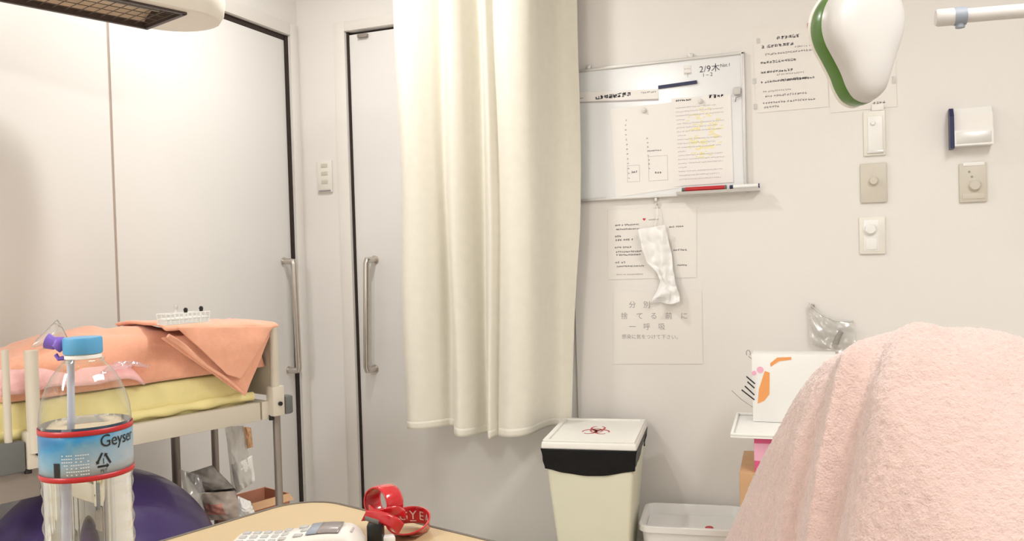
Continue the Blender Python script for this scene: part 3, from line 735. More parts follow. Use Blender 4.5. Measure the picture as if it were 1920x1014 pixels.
obj('suspension_arm', MB().tube([(cc.x+.02, .02, cc.y+.10), (cc.x+.03, .03, cc.y+.2), (cc.x+.05, .05, cc.y+.32), (cc.x+.05, .05, ZC-P0.z)], .014, 14), M['white'], t)
obj('ceiling_mount', MB().lathe([(.07, -.02), (.07, 0), (0, 0)], 24, c=(cc.x+.05, .05, ZC-P0.z)).lathe([(.07, -.02), (.02, -.05), (.02, -.06)], 24, c=(cc.x+.05, .05, ZC-P0.z)), M['white'], t)

# white pole arm from the right
AD = 1.55
a_, b_ = at_d(1754, 34, AD), at_d(1935, 19, AD-.04)
dirv = (b_-a_).normalized(); far = a_+dirv*.55
t = thing('drip_stand', 'white tubular drip stand arm with blue-grey ring reaching in from the right edge', 'stand', (far.x, far.y, 0))
O_ = t.location
loc_ = lambda v: v-O_
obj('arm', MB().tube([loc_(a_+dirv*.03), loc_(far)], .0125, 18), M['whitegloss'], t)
obj('end_cap', MB().tube([loc_(a_), loc_(a_+dirv*.004), loc_(a_+dirv*.03)], [.0135, .0155, .0155], 18), M['whitegloss'], t)
obj('ring', MB().tube([loc_(a_+dirv*.030), loc_(a_+dirv*.05)], .0160, 18), M['greyband'], t)
obj('screw', MB().tube([loc_(a_+dirv*.04)+Vector((0, 0, -.021)), loc_(a_+dirv*.04)], .008, 12), M['greyband'], t)
obj('pole', MB().tube([(0, 0, .04), (0, 0, far.z+.02)], .014, 18), M['whitegloss'], t)
bs = MB()
for k in range(5):
    a = k*2*math.pi/5; bs.tube([(0, 0, .07), (.26*math.cos(a), .26*math.sin(a), .05), (.27*math.cos(a), .27*math.sin(a), .0)], .012, 10)
obj('foot_base', bs, M['leg'], t)

# ------------------------------------------------------------------ infant warmer bed (left)
S = .95
AV = cw(.636, .772)
BA = math.atan2(AV.y, AV.x)
B0 = cw(-.70*S, 2.6*S)
BM = Matrix.Rotation(-BA, 4, 'Z')
BY = Vector((-math.sin(BA), math.cos(BA), 0))
def bp(px, py, b=0.0):
    p = hit(px, py, B0+BY*b, BY) - B0
    return BM @ p        # local (a, b, z)
def bpt(px, py, z):
    return BM @ (at_z(px, py, z)-B0)
wt = thing('infant_warmer', 'infant warmer bed with beige rails and overhead heater, beside the left sliding door', 'infant warmer', B0, BA)
BL, BWD = .80, .36
r1 = bp(360, 775); r2 = bp(360, 812)
rz1, rz0 = r1.z, r2.z
print('RAIL z', rz0, rz1, 'right x', bp(475, 760).x, 'left x', bp(60, 840).x)
xr = bp(484, 760).x; xl = -BL
obj('side_rail', MB().box(xl, xr, -.012, .012, rz0, rz1, .003), M['beige'], wt)
obj('side_rail', MB().box(xl, xr, BWD-.012, BWD+.012, rz0, rz1, .003), M['beige'], wt)
obj('bed_deck', MB().box(xl+.01, xr+.02, .0, BWD, rz1-.03, rz1-.012, .003), M['beige'], wt)
obj('end_rail', MB().box(xr+.005, xr+.03, -.012, BWD+.012, rz0, rz1, .003), M['beige'], wt)
obj('end_rail', MB().box(xl-.03, xl, -.012, BWD+.012, rz0, rz1, .003), M['beige'], wt)
# corner clamps
def clamp(x, y, zc, sx):
    o = obj('corner_clamp', MB().box(x-.018, x+.022, y-.036, y-.001, zc-.055, zc+.03, .005), M['beige'], wt)
    obj('grey_bumper', MB().box(x+(.024 if sx > 0 else -.085), x+(.052 if sx > 0 else -.02), y-.034, y-.004, zc-(.055 if sx > 0 else .058), zc+(-.002 if sx > 0 else .012), .006), M['greybump'], o)
    obj('clamp_knob', MB().tube([(x+.004, y-.036, zc-.02), (x+.004, y-.042, zc-.02)], .006, 12), M['black'], o)
    obj('clamp_screw', MB().tube([(x-.01, y-.015, zc-.066), (x-.01, y-.015, zc-.05)], .008, 12), M['black'], o)
c1 = bp(508, 745); cL = bp(55, 840)
zr = (rz0+rz1)/2+.025
clamp(c1.x, 0, zr+.012, 1); clamp(c1.x, BWD+.05, zr+.012, 1)
clamp(cL.x, 0, zr+.0, -1)
# end guards
ph = bp(513, 607).z; pl = bp(54, 655).z
obj('end_guard', MB().box(c1.x-.002, c1.x+.016, .0, BWD, rz1+.01, ph-.02, .006), M['beige'], wt)
obj('guard_post', MB().tube([(c1.x, -.022, rz1-.02), (c1.x, -.022, ph)], .0125, 14), M['beige'], wt)
obj('guard_post', MB().tube([(cL.x, -.030, rz1-.02), (cL.x, -.030, pl)], .0145, 14), M['beige'], wt)
c3 = bp(4, 700)
obj('guard_post', MB().tube([(c3.x, -.02, rz1-.04), (c3.x, -.02, bp(4, 655).z)], .008, 12), M['beige'], wt)
obj('under_rail', MB().box(xl, cL.x+.02, -.004, .03, rz0-.075, rz0-.004, .004), M['leg'], wt)
# legs
for (px, b2) in ((521, .012), (404, BWD-.02), (330, BWD-.02)):
    p = bp(px, 860, b2); obj('leg', MB().tube([(p.x, b2, .05), (p.x, b2, rz0+.01)], .011 if px != 330 else .013, 14), M['leg'], wt)
p = bp(-40, 900, BWD-.02); xleg = max(p.x, xl+.03)
obj('leg', MB().tube([(xl+.03, BWD-.02, .05), (xl+.03, BWD-.02, rz0+.01)], .012, 14), M['leg'], wt)
obj('leg', MB().tube([(xl-.02, .02, .05), (xl-.02, .02, rz0+.01)], .012, 14), M['leg'], wt)
obj('base_frame', MB().box(xl, xr+.03, BWD-.03, BWD, .03, .055, .005).box(xl-.035, xl, 0, BWD, .03, .055, .005), M['leg'], wt)
for x, y in ((xl-.015, .02), (xl+.03, BWD-.02), (xr+.02, .012), (xr-.01, BWD-.02)):
    obj('caster', MB().tube([(x, y-.012, .03), (x, y+.012, .03)], .03, 20), M['black'], wt)
# overhead heater: lamp head parallel to the bed
k = 1.22
he = at_d(275, 53, 1.99*k); hn = at_d(350, 25, 1.99*k*.945)
hz_ = he.z; hl = BM @ (he-B0); hr = BM @ (at_z(350, 25, hz_)-B0)
print('HEAT', hl, hr)
hx = (hl.x+hr.x)/2; y1 = hl.y; y0 = min(hr.y, y1-.17); HL = .62
hx0 = hx-HL
hs = MB()
# housing: rounded slab with hole below
secs = []
def hpoly(xa_, xb_, ya, yb, rad):
    P = []
    for k_ in range(13):
        a = -math.pi/2+math.pi*k_/12; P.append((xb_+rad*math.cos(a), (ya+yb)/2+(yb-ya)/2*math.sin(a)))
    P += [(xa_, yb), (xa_, ya)]
    return P
HP = lambda g: hpoly(hx0-.05, hx+.02+g*.3, y0-.035-g, y1+.018+g, .13+g)
outer = [(HP(-.02), hz_+.002), (HP(-.008), hz_+.004), (HP(0), hz_+.02), (HP(.004), hz_+.06), (HP(0), hz_+.10), (HP(-.03), hz_+.125)]
IN = [(hx0, y0), (hx, y0), (hx, y1), (hx0, y1)]
loft(hs, outer, False, True)
# bottom plate around opening
n = len(outer[0][0]); Pb = outer[0][0]
vo = [(p[0], p[1], hz_+.002) for p in Pb]; vi = [(p[0], p[1], hz_+.002) for p in IN]
# quads fan: assign each outer segment to nearest inner vertex
tb = bmesh.new(); ov = [tb.verts.new(v) for v in vo]; iv = [tb.verts.new(v) for v in vi]
near = [min(range(4), key=lambda q: (Vector(vo[i])-Vector(vi[q])).length) for i in range(n)]
for i in range(n):
    j = (i+1) % n
    if near[i] == near[j]: tb.faces.new((ov[i], ov[j], iv[near[i]]))
    else: tb.faces.new((ov[i], ov[j], iv[near[j]], iv[near[i]]))
hs.merge(tb)
hob = obj('heater_housing', hs, M['housing'], wt, angle=35)
z0h = hz_
bez = MB().box(hx0, hx, y1-.009, y1+.002, z0h-.004, z0h+.03).box(hx0, hx, y0-.002, y0+.009, z0h-.004, z0h+.03).box(hx-.009, hx+.002, y0, y1, z0h-.004, z0h+.03)
obj('bezel', bez, M['heatdark'], hob, smooth=False)
obj('reflector', MB().grid(lambda u, v: Vector((hx0+(hx-hx0)*u, y0+.009+(y1-y0-.018)*v, z0h+.014+.030*math.sin(math.pi*v)**.7)), 2, 16), M['reflect'], hob, angle=180)
obj('end_plate', MB().box(hx-.012, hx-.006, y0+.005, y1-.005, z0h+.004, z0h+.05), M['heatdark'], hob, smooth=False)
obj('heating_element', MB().tube([(hx0, (y0+y1)/2, z0h+.026), (hx-.02, (y0+y1)/2, z0h+.026)], .006, 12), M['grey'], hob)
gw = MB()
for i in range(22):
    x = hx-.012-i*.031
    if x > hx0: gw.tube([(x, y0+.008, z0h+.004), (x, y1-.008, z0h+.004)], .0011, 6)
for j in range(1, 5):
    y_ = y0+(y1-y0)*j/5; gw.tube([(hx0, y_, z0h+.004), (hx-.01, y_, z0h+.004)], .0011, 6)
obj('grille', gw, M['wire'], hob)
ys = y1-.03
obj('heater_column', MB().box(hx0-.06, hx0-.01, ys-.05, ys, .04, z0h+.03, .006), M['beige'], wt)

# mattress
mx0, mx1 = xl+.03, xr+.0
mz0 = rz1-.011; mz1 = bp(380, 706).z
print('MAT', mz0, mz1)
t = thing('warmer_mattress', 'pale yellow covered mattress lying on the infant warmer deck', 'mattress', B0, BA)
obj('mattress_pad', MB().box(mx0, mx1-.02, .016, BWD-.02, mz0, mz1, .018, seg=4), M['yellow'], t)
def edgefn(u, v):
    x = mx0+(mx1-.01-mx0)*u; a = v*2*math.pi
    w_ = .012*noise.noise(Vector((u*7, 1, 0)))
    r_ = .0105*(1+.35*noise.noise(Vector((u*12, 3, 2))))
    return Vector((x, .012+r_*math.cos(a)+.003*math.sin(u*30), rz1+.017+w_*.5+r_*1.2*math.sin(a)))
obj('rolled_cover_edge', MB().grid(lambda u, v: edgefn(v, u), 12, 90, wrap=True), M['yellow'], t, angle=180)

# towels : helper to drape a polygon in the bed's side plane
def flap(name, mb, m, parent, solid=.006, sub=1): return obj(name, mb, m, parent, solid=solid, sub=sub, off=0, angle=180)
zt1 = bp(380, 612).z
t = thing('folded_towel', 'large salmon pink towel spread along the mattress of the infant warmer', 'towel', B0, BA)
tb0, tb1 = bp(10, 720).x, bp(512, 690).x
tb0 = max(tb0, mx0+.005)
def topz(x):
    u = (x-tb0)/(tb1-tb0)
    return mz1+.012+(zt1-mz1-.014)*(.70+.30*min(1, max(0, u/.3)))-.014*min(1, max(0, (u-.58)/.08))+.010*noise.noise(Vector((x*11, 0, 1)))
def heap(u, v):
    x = tb0+(tb1-.02-tb0)*u
    e = min(1, u/.06, (1-u)/.03)**.5
    tz = topz(x)
    # v: front bottom -> top -> back bottom
    if v < .35:
        q = v/.35; z = mz1-.004+(tz-mz1)*math.sin(q*math.pi/2)**.8*e; y_ = .016+.06*(1-math.cos(q*math.pi/2))
        y_ -= .010*math.sin(q*math.pi)
    elif v < .8:
        q = (v-.35)/.45; z = mz1-.004+(tz-mz1)*e; y_ = .075+.18*q; z += .012*math.sin(q*math.pi)+.010*noise.noise(Vector((x*14, y_*14, 3)))
    else:
        q = (v-.8)/.2; z = mz1-.004+(tz-mz1)*math.cos(q*math.pi/2)*e; y_ = .255+.06*math.sin(q*math.pi/2)
    y_ += .011*noise.noise(Vector((x*13, z*22, 5)))
    z += .004*noise.noise(Vector((x*25, y_*25, 9)))
    return Vector((x, y_, max(z, mz1+.0015)))
obj('terry_cloth', MB().grid(heap, 110, 60), M['salmon'], t, solid=.004, angle=180)
# pink pad on the left part
t = thing('pink_towel', 'lighter pink towel lying across the left half of the warmer mattress', 'towel', B0, BA)
px0, px1 = mx0+.0, bp(262, 640).x
def pk(u, v):
    x = px0+(px1-px0)*u; e = min(1, (1-u)/.12)**.5
    y_ = -.014+.17*v
    z = mz1+.006+.060*min(1, (v+.02)/.25)**.5*e+.012*noise.noise(Vector((x*16, y_*16, 7)))
    if v < .15: y_ += .004*math.sin(x*60)
    return Vector((x, y_, z))
obj('terry_cloth', MB().grid(pk, 60, 30), M['pinktowel'], t, solid=.005, angle=180)
# towel with hanging corner : two layered flaps
t = thing('draped_towel', 'folded salmon towel with its corner hanging over the front of the infant warmer', 'towel', B0, BA)
def quadflap(P, y0_, y1_, bulge, nu=24, nv=24):   # P: 4 px points TL, TR, BR(tip), BL
    T = [bp(*p, b=0) for p in P]
    def fn(u, v):
        q = T[0].lerp(T[1], u).lerp(T[3].lerp(T[2], u), v)
        y_ = y0_+(y1_-y0_)*v - bulge*math.sin(math.pi*u)*math.sin(math.pi*min(1, v*1.0)) + .005*noise.noise(Vector((q.x*22, q.z*22, y0_*50)))
        return Vector((q.x, y_, q.z))
    return MB().grid(fn, nu, nv)
flap('under_layer', quadflap([(292, 632), (506, 612), (447, 741), (428, 728)], -.020, -.030, .006), M['salmon'], t, .006)
flap('over_layer', quadflap([(316, 612), (500, 610), (432, 708), (408, 700)], -.036, -.046, .008), M['salmon'], t, .007)
# top fold
def tfold(u, v):
    A_, B_ = bp(296, 612, 0), bp(510, 607, 0)
    x = A_.x+(B_.x-A_.x)*u
    y_ = -.036+.27*v; z = A_.z+(B_.z-A_.z)*u+.006*math.sin(v*3)+.004*noise.noise(Vector((x*20, y_*20, 4)))
    if v < .06: z -= .008*(1-v/.06)
    return Vector((x, y_, z))
flap('top_layer', MB().grid(tfold, 30, 24), M['salmon'], t, .010)
def rollp(P0_, P1_, y_, r_):
    a, b2 = bp(*P0_), bp(*P1_)
    return MB().tube([(a.x+(b2.x-a.x)*s_/10, y_, a.z+(b2.z-a.z)*s_/10+.003*math.sin(s_)) for s_ in range(11)], [r_*(.6+.4*math.sin(math.pi*min(1, (s_+1)/6))) for s_ in range(11)], 10)
obj('rolled_edge', rollp((300, 628), (440, 733), -.040, .007), M['salmon'], t)

# plastic basket with pens on the towels
zB = zt1+.022
q = bpt(345, 606, zB)
t = thing('pen_holder', 'white wire basket of small tools on the towels of the infant warmer', 'holder', B0+AV*q.x+BY*q.y+Vector((0, 0, zB)), BA)
bk = MB()
for x in [-.055+.011*i for i in range(11)]:
    for y_ in (-.02, .02): bk.tube([(x, y_, 0), (x*1.05, y_*1.1, .026)], .0012, 6)
for z in (.002, .013, .026): bk.tube([(-.058, -.021, z), (.058, -.021, z), (.058, .021, z), (-.058, .021, z)], .0014, 6, closed=True)
obj('basket', bk, M['white'], t)
obj('basket_tray', MB().box(-.055, .055, -.02, .02, 0, .016, .003), M['white'], t)
bw0 = t.location.copy()
for i, (px, py, m, lb) in enumerate(((330, 574, 'alu', 'silver-topped tool standing left in the white basket'), (348, 580, 'black', 'short black-tipped tool standing in the middle of the white basket'), (377, 577, 'black', 'tall black-tipped tool leaning right in the white basket'))):
    v = bp(px, py, q.y); o = thing('small_tool', lb, 'tool', B0+AV*v.x+BY*q.y+Vector((0, 0, zB+.016)), BA, 'tools in the white basket')
    hh = v.z-zB-.016
    obj('shaft', MB().tube([(-.004, 0, 0), (0, 0, hh-.006)], .0022, 8), M['white'], o)
    obj('tip', MB().tube([(0, 0, hh-.008), (0, 0, hh), (.001, 0, hh+.004)], [.004, .0055, .003], 10), M[m], o)
q2 = bp(432, 596, .2)
o = tag(obj('pink_card', MB().grid(lambda u, v: Vector((-.02+.04*u, -.01+.02*v, .002+.008*math.sin(u*3.14))), 10, 3), M['pinklight'], solid=.001), 'small pink folded card on top of the draped towel', 'card')
o.location = B0+AV*q2.x+BY*.2+Vector((0, 0, bp(432, 603, .2).z)); o.rotation_euler = (0, 0, BA)

# clear pouch at the left end of the warmer (behind the bottle cap)
q = bp(92, 640, .03)
t = thing('clear_pouch', 'crumpled clear plastic pouch with tan tip standing on the pink towel', 'pouch', B0+AV*q.x+BY*.05+Vector((0, 0, mz1+.06)), BA)
zb_ = mz1+.06
def pch(u, v, s_=1):
    p = bp(58, 652, .05).lerp(bp(128, 640, .05), u); tp_ = bp(66, 640, .05).lerp(bp(108, 598, .05), min(1, u*1.2)) if u < .83 else bp(108, 598, .05).lerp(bp(126, 632, .05), (u-.83)/.17)
    r_ = p.lerp(tp_, v)
    return Vector((r_.x-q.x, s_*.014*math.sin(math.pi*u)*math.sin(math.pi*v), r_.z-zb_))
obj('film', MB().grid(lambda u, v: pch(u, v, 1), 20, 12).grid(lambda u, v: pch(u, v, -1), 20, 12), M['bag'], t, angle=180)
obj('seam', MB().tube([pch(u_/16, 1) for u_ in range(17)], .0013, 6), M['inkfaint'], t)
obj('tan_tip', MB().tube([pch(.72, 1.0)+Vector((0, 0, -.002)), pch(.9, 1.0)], [.004, .003], 8), M['plate'], t)
q = bp(235, 648, -.01)
o = thing('clear_wrapper', 'shiny pinkish clear wrapper lying on the pink towel beside the bottle cap', 'wrapper', B0+AV*q.x+BY*.0+Vector((0, 0, mz1+.045)), BA)
obj('film', MB().grid(lambda u, v: Vector((-.06+.12*u, -.02+.05*v, .018*math.sin(u*3)*math.sin(.4+v*2)+.010*noise.noise(Vector((u*6, v*6, 2))))), 24, 14), film('pink_film', (.98, .80, .85), .12, .12, 1.4, .25), o, angle=30)

# exercise ball
print('BALL', BM @ (cw((168-960)/1600*2.19, 2.19)-B0), 'XL', xl, cL, c1)
BR = .298
bc = cw((168-960)/1600*2.19, 2.19)
ball = thing('exercise_ball', 'deep purple exercise ball on the floor under the infant warmer', 'exercise ball', (bc.x, bc.y, 0))
obj('ball_skin', MB().lathe([(BR*math.sin(a), BR-BR*math.cos(a)) for a in [math.pi*k_/48 for k_ in range(49)]], 96), M['ball'], ball)
obj('air_plug', MB().lathe([(.012, 0), (.010, .004), (0, .005)], 20, mat=Matrix.Translation((0, 0, BR)) @ Matrix.Rotation(math.radians(75), 4, 'X') @ Matrix.Translation((0, 0, BR-.001))), M['white'], ball)

# things below the warmer, right part
def dpt(px, py, d): return at_d(px, py, d)
q = dpt(476, 960, 2.63)
t = thing('open_carton', 'low open reddish-brown carton on the floor beneath the infant warmer', 'carton', (q.x, q.y, 0), BA)
zc_ = dpt(480, 935, 2.60).z
cb = MB()
for bx in ((-.086, .086, -.065, -.061), (-.086, .086, .061, .065), (-.086, -.082, -.065, .065), (.082, .086, -.065, .065)): cb.box(bx[0], bx[1], bx[2], bx[3], 0, zc_)
cb.box(-.086, .086, -.065, .065, 0, .006)
obj('carton_walls', cb, mat('red_brown_card', (.62, .28, .18), .8), t, smooth=False)
obj('flap', MB().prism([(-.086, 0), (.086, 0), (.08, .04), (-.08, .04)], 0, .003, lambda u, v, d: Vector((u, -.065-v*.8+d, zc_-v*.35))), M['carton'], t, smooth=False)
def packet(name, label, P, d0, m, cat='packet', thick=.02):
    c_ = dpt(sum(p[0] for p in P)/len(P), sum(p[1] for p in P)/len(P), d0)
    t_ = thing(name, label, cat, c_)
    V = [dpt(p[0], p[1], d0)-c_ for p in P]
    def fn(u, v):
        q_ = V[0].lerp(V[1], u).lerp(V[3].lerp(V[2], u), v); return q_-FH*(thick*math.sin(math.pi*u)*math.sin(math.pi*v)+.006*noise.noise(Vector((u*6, v*6, d0*5))))
    def fb(u, v):
        q_ = V[0].lerp(V[1], u).lerp(V[3].lerp(V[2], u), v); return q_+FH*(.4*thick*math.sin(math.pi*u)*math.sin(math.pi*v)+.002)
    obj('wrapper', MB().grid(fn, 20, 20).grid(fb, 8, 8), m, t_, angle=50)
    return t_, fn
t_, fn = packet('foil_packet', 'crumpled dark grey packet on the pile beneath the infant warmer', [(348, 888), (398, 872), (446, 922), (372, 924)], 2.47, M['grey'])
obj('printed_stripe', MB().grid(lambda u, v: fn(u, .86+.1*v)-FH*.0015, 20, 2), M['black'], t_)
t_, fn = packet('foil_packet', 'beige packet with pinkish print lying lowest under the infant warmer', [(374, 926), (440, 920), (462, 975), (388, 975)], 2.44, mat('taupe_wrap', (.50, .42, .36), .5, var=.25, vscale=25))
obj('printed_patch', MB().grid(lambda u, v: fn(.1+.5*u, .35+.4*v)-FH*.002, 12, 12), mat('brick_print', (.62, .28, .22), .6, var=.3, vscale=50), t_)
t_, fn = packet('white_wrapper', 'white crumpled wrapper leaning in the reddish carton under the warmer', [(446, 930), (470, 940), (478, 962), (448, 968)], 2.4, M['white'])
t_, fn = packet('plastic_bag', 'large clear plastic bag bulging behind the purple ball under the warmer', [(338, 880), (376, 892), (398, 975), (352, 980)], 2.45, M['bag'], 'bag', .03)
t_, fn = packet('plastic_bag', 'long clear plastic bag hanging from the warmer rail beside the rear leg', [(422, 800), (456, 798), (474, 905), (436, 930)], 2.50, M['bag'], 'bag', .03)
obj('tissue_inside', MB().grid(lambda u, v: fn(.2+.9*u, .55+.45*v)+FH*.003, 14, 14), M['tissue'], t_, solid=.004)
t_, fn = packet('orange_pouch', 'small orange-printed pouch hanging behind the clear bag under the warmer rail', [(454, 800), (470, 802), (474, 838), (460, 842)], 2.52, mat('pale_orange_print', (.88, .52, .30), .6, var=.2, vscale=50), 'pouch', .008)

# ------------------------------------------------------------------ overbed table
TH = .857
a1, a2 = math.radians(231.3), math.radians(321.3)
E1 = cw(math.cos(a1), math.sin(a1)); E2 = cw(math.cos(a2), math.sin(a2))
K = cw(-.232, .948)
TL_, TW_ = .84, .42
# local frame: x along E2, y along -E1 ; origin at table centre
ctr = K + E1*TL_/2 + E2*TW_/2
ta = math.atan2(E2.y, E2.x)
t = thing('overbed_table', 'overbed table with pale wood top and dark edge in the foreground', 'table', (ctr.x, ctr.y, 0), ta)
obj('table_top', loft(MB(), [(rr(TW_-.006, TL_-.006, .05, 10), TH-.024), (rr(TW_-.006, TL_-.006, .05, 10), TH)]), M['wood'], t)
obj('edge_band', loft(MB(), [(rr(TW_-.008, TL_-.008, .049, 10), TH-.0255), (rr(TW_, TL_, .053, 10), TH-.024), (rr(TW_, TL_, .053, 10), TH), (rr(TW_-.004, TL_-.004, .051, 10), TH+.0012), (rr(TW_-.008, TL_-.008, .049, 10), TH+.0004)], False, False), M['edge'], t)
obj('column', MB().box(-.03, .03, -TL_/2+.03, -TL_/2+.09, .05, TH-.025, .004), M['leg'], t)
obj('foot_base', MB().box(-.2, .2, -TL_/2+.03, -TL_/2+.09, .03, .06, .006).box(-.19, -.15, -TL_/2+.02, -.02, .03, .06, .006).box(.15, .19, -TL_/2+.02, -.02, .03, .06, .006), M['leg'], t)
for x in (-.17, .17):
    for y_ in (-TL_/2+.05, -.05): obj('caster', MB().tube([(x, y_-.01, .018), (x, y_+.01, .018)], .018, 16), M['black'], t)

# bottle
bq = at_d(165, 900, .58)
t = thing('water_bottle', 'clear plastic water bottle with blue straw cap and red-edged blue label, on the overbed table', 'bottle', (bq.x, bq.y, TH+.0005), YAW)
t.scale = (.88, .88, 1)
prof = [(0, .006), (.018, .002), (.026, 0), (.031, .004), (.0325, .010)]
z = .014
while z < .118:
    prof.append((.0318+.0007*math.cos((z-.014)/.0125*2*math.pi), z)); z += .00125
prof += [(.0322, .120), (.0325, .122), (.0325, .156), (.0325, .160), (.0318, .167), (.0298, .175), (.0265, .183), (.0222, .190), (.0175, .1955), (.0135, .199), (.0125, .201), (.0125, .2085)]
obj('bottle_body', MB().lathe(prof, 72), M['pet'], t)
wprof = [(0, .006), (.018, .003), (.026, .002), (.0302, .006), (.0306, .012), (.0306, .119), (.0318, .124), (.0318, .157), (.0316, .1575), (0, .1575)]
obj('water', MB().lathe(wprof, 72), M['water'], t)
LR = .0330
lbl = obj('label', MB().grid(lambda u, v: Vector((LR*math.cos(u*2*math.pi), LR*math.sin(u*2*math.pi), .1255+.0295*v)), 96, 4, wrap=True), None or M['white'], t, solid=.0002, angle=180)
# procedural label print: blue blotches over pale blue-grey, varying round the bottle
lm = mat('label_print', (.4, .6, .75), .3, coat=.3); nt = lm.node_tree
rpn = [n_ for n_ in nt.nodes if n_.type == 'VALTORGB'][0]; nz = [n_ for n_ in nt.nodes if n_.type == 'TEX_NOISE'][0]; nz.inputs['Scale'].default_value = 45; nz.inputs['Distortion'].default_value = .6
sep = nt.nodes.new('ShaderNodeSeparateXYZ'); tcn = [n_ for n_ in nt.nodes if n_.type == 'TEX_COORD'][0]; nt.links.new(tcn.outputs['Object'], sep.inputs[0])
m1 = nt.nodes.new('ShaderNodeMapRange'); m1.inputs[1].default_value = .126; m1.inputs[2].default_value = .156; nt.links.new(sep.outputs['Z'], m1.inputs[0])
m2 = nt.nodes.new('ShaderNodeMath'); m2.operation = 'MULTIPLY_ADD'; m2.inputs[1].default_value = .55; nt.links.new(m1.outputs[0], m2.inputs[0])
m3 = nt.nodes.new('ShaderNodeMath'); m3.operation = 'MULTIPLY_ADD'; m3.inputs[1].default_value = -9; nt.links.new(sep.outputs['X'], m3.inputs[0]); nt.links.new(nz.outputs['Fac'], m3.inputs[2])
m4 = nt.nodes.new('ShaderNodeMath'); m4.operation = 'MULTIPLY'; m4.inputs[1].default_value = .6; nt.links.new(m3.outputs[0], m4.inputs[0]); nt.links.new(m4.outputs[0], m2.inputs[2])
nt.links.new(m2.outputs[0], rpn.inputs['Fac'])
cr = rpn.color_ramp; cr.elements[0].position = .30; cr.elements[0].color = (.36, .42, .47, 1); cr.elements[1].position = .88; cr.elements[1].color = (.01, .15, .38, 1)
e_ = cr.elements.new(.55); e_.color = (.16, .34, .48, 1); e_ = cr.elements.new(.7); e_.color = (.03, .25, .50, 1)
lbl.data.materials.clear(); lbl.data.materials.append(lm)
for z0_ in (.1225, .1525):
    obj('red_band', MB().grid(lambda u, v: Vector(((LR+.0003)*math.cos(u*2*math.pi), (LR+.0003)*math.sin(u*2*math.pi), z0_+.0035*v)), 96, 1, wrap=True), M['red'], lbl, solid=.0003, angle=180)
def cyl(x0_, z0_):     # text mapping on the label front; x measured from front centre
    return lambda a, b2: Vector(((LR+.0005)*math.sin((x0_+a)/LR), -(LR+.0005)*math.cos((x0_+a)/LR), z0_+b2))
mb = MB().text('Geyser', .0115, cyl(.0243, .1440), space=.95)
for k_ in range(3):
    a = math.radians(90+120*k_)
    P = [Vector((.0055*math.cos(a+math.radians(s_)), .0055*math.sin(a+math.radians(s_)))) for s_ in (8, 60, 112)]
    fm = cyl(.0265, .1347)
    for A_, B_ in ((P[0], P[0].lerp(P[2], .75)),):
        d_ = (B_-A_).normalized(); nn = Vector((-d_.y, d_.x))*.0007
        mb.add([fm(*(A_-nn)), fm(*(B_-nn)), fm(*(B_+nn)), fm(*(A_+nn))], [(0, 1, 2, 3)])
        Tt = B_+d_*.0018; mb.add([fm(*(B_-nn*2.4)), fm(*Tt), fm(*(B_+nn*2.4))], [(0, 1, 2)])
mb.text('1', .0055, cyl(.0265, .1328), 'CENTER'); mb.text('PET', .003, cyl(.0265, .1272), 'CENTER')
obj('printed_text', mb, M['black'], lbl, smooth=False)
fm = cyl(-.0085, .1262)
mb = MB()
mb.grid(lambda u, v: fm(.0048*u, .0095*v), 4, 1)
obj('barcode', mb, M['black'], lbl, smooth=False)
mb = MB()
for i in range(7):
    ll = MB(); fm2 = cyl(-.002, .1275+i*.0021)
    for j in range(12):
        if random.random() < .8: mb.grid(lambda u, v: fm2((j+u*.7)*.0016, v*.0007), 1, 1)
ll.bm.free()
obj('fine_print', mb, mat('pale_print', (.70, .74, .74), .5), lbl, smooth=False)
# cap, straw
capm = MB()
rib = 60; pts = []
for zz_, rs_ in ((.2040, .0134), (.2050, .0138), (.2140, .0138), (.2150, .0132)):
    pts.append(([( (rs_+(.00025 if k_ % 2 else 0))*math.cos(k_*2*math.pi/120), (rs_+(.00025 if k_ % 2 else 0))*math.sin(k_*2*math.pi/120)) for k_ in range(120)], zz_))
capo = obj('straw_cap', loft(capm, pts), M['blue'], t)
obj('neck_ring', MB().lathe([(.0128, .1985), (.0150, .1985), (.0150, .2005), (.0128, .2005)], 48), M['pet'], t)
obj('neck_band', MB().lathe([(.0127, .2010), (.0131, .2010), (.0131, .2034), (.0127, .2034)], 48), M['white'], t)
sx = -.0072
obj('straw', MB().tube([(sx-.0062, -.004, .010), (sx-.0042, -.004, .08), (sx-.0022, -.004, .15), (sx-.0005, -.004, .204)], .0027, 16), M['straw'], t)
obj('spout', MB().tube([(-.0125, -.002, .2125), (-.0160, -.003, .2115), (-.0190, -.004, .2085)], [.0034, .0052, .0046], 16).tube([(-.0188, -.004, .2110), (-.0250, -.0045, .2135)], [.0040, .0055], 16), M['purple'], capo)
obj('spout_strap', MB().tube([(-.019, -.004, .204), (-.0168, -.004, .201), (-.0135, -.003, .2015)], .0016, 8), M['purple'], capo)

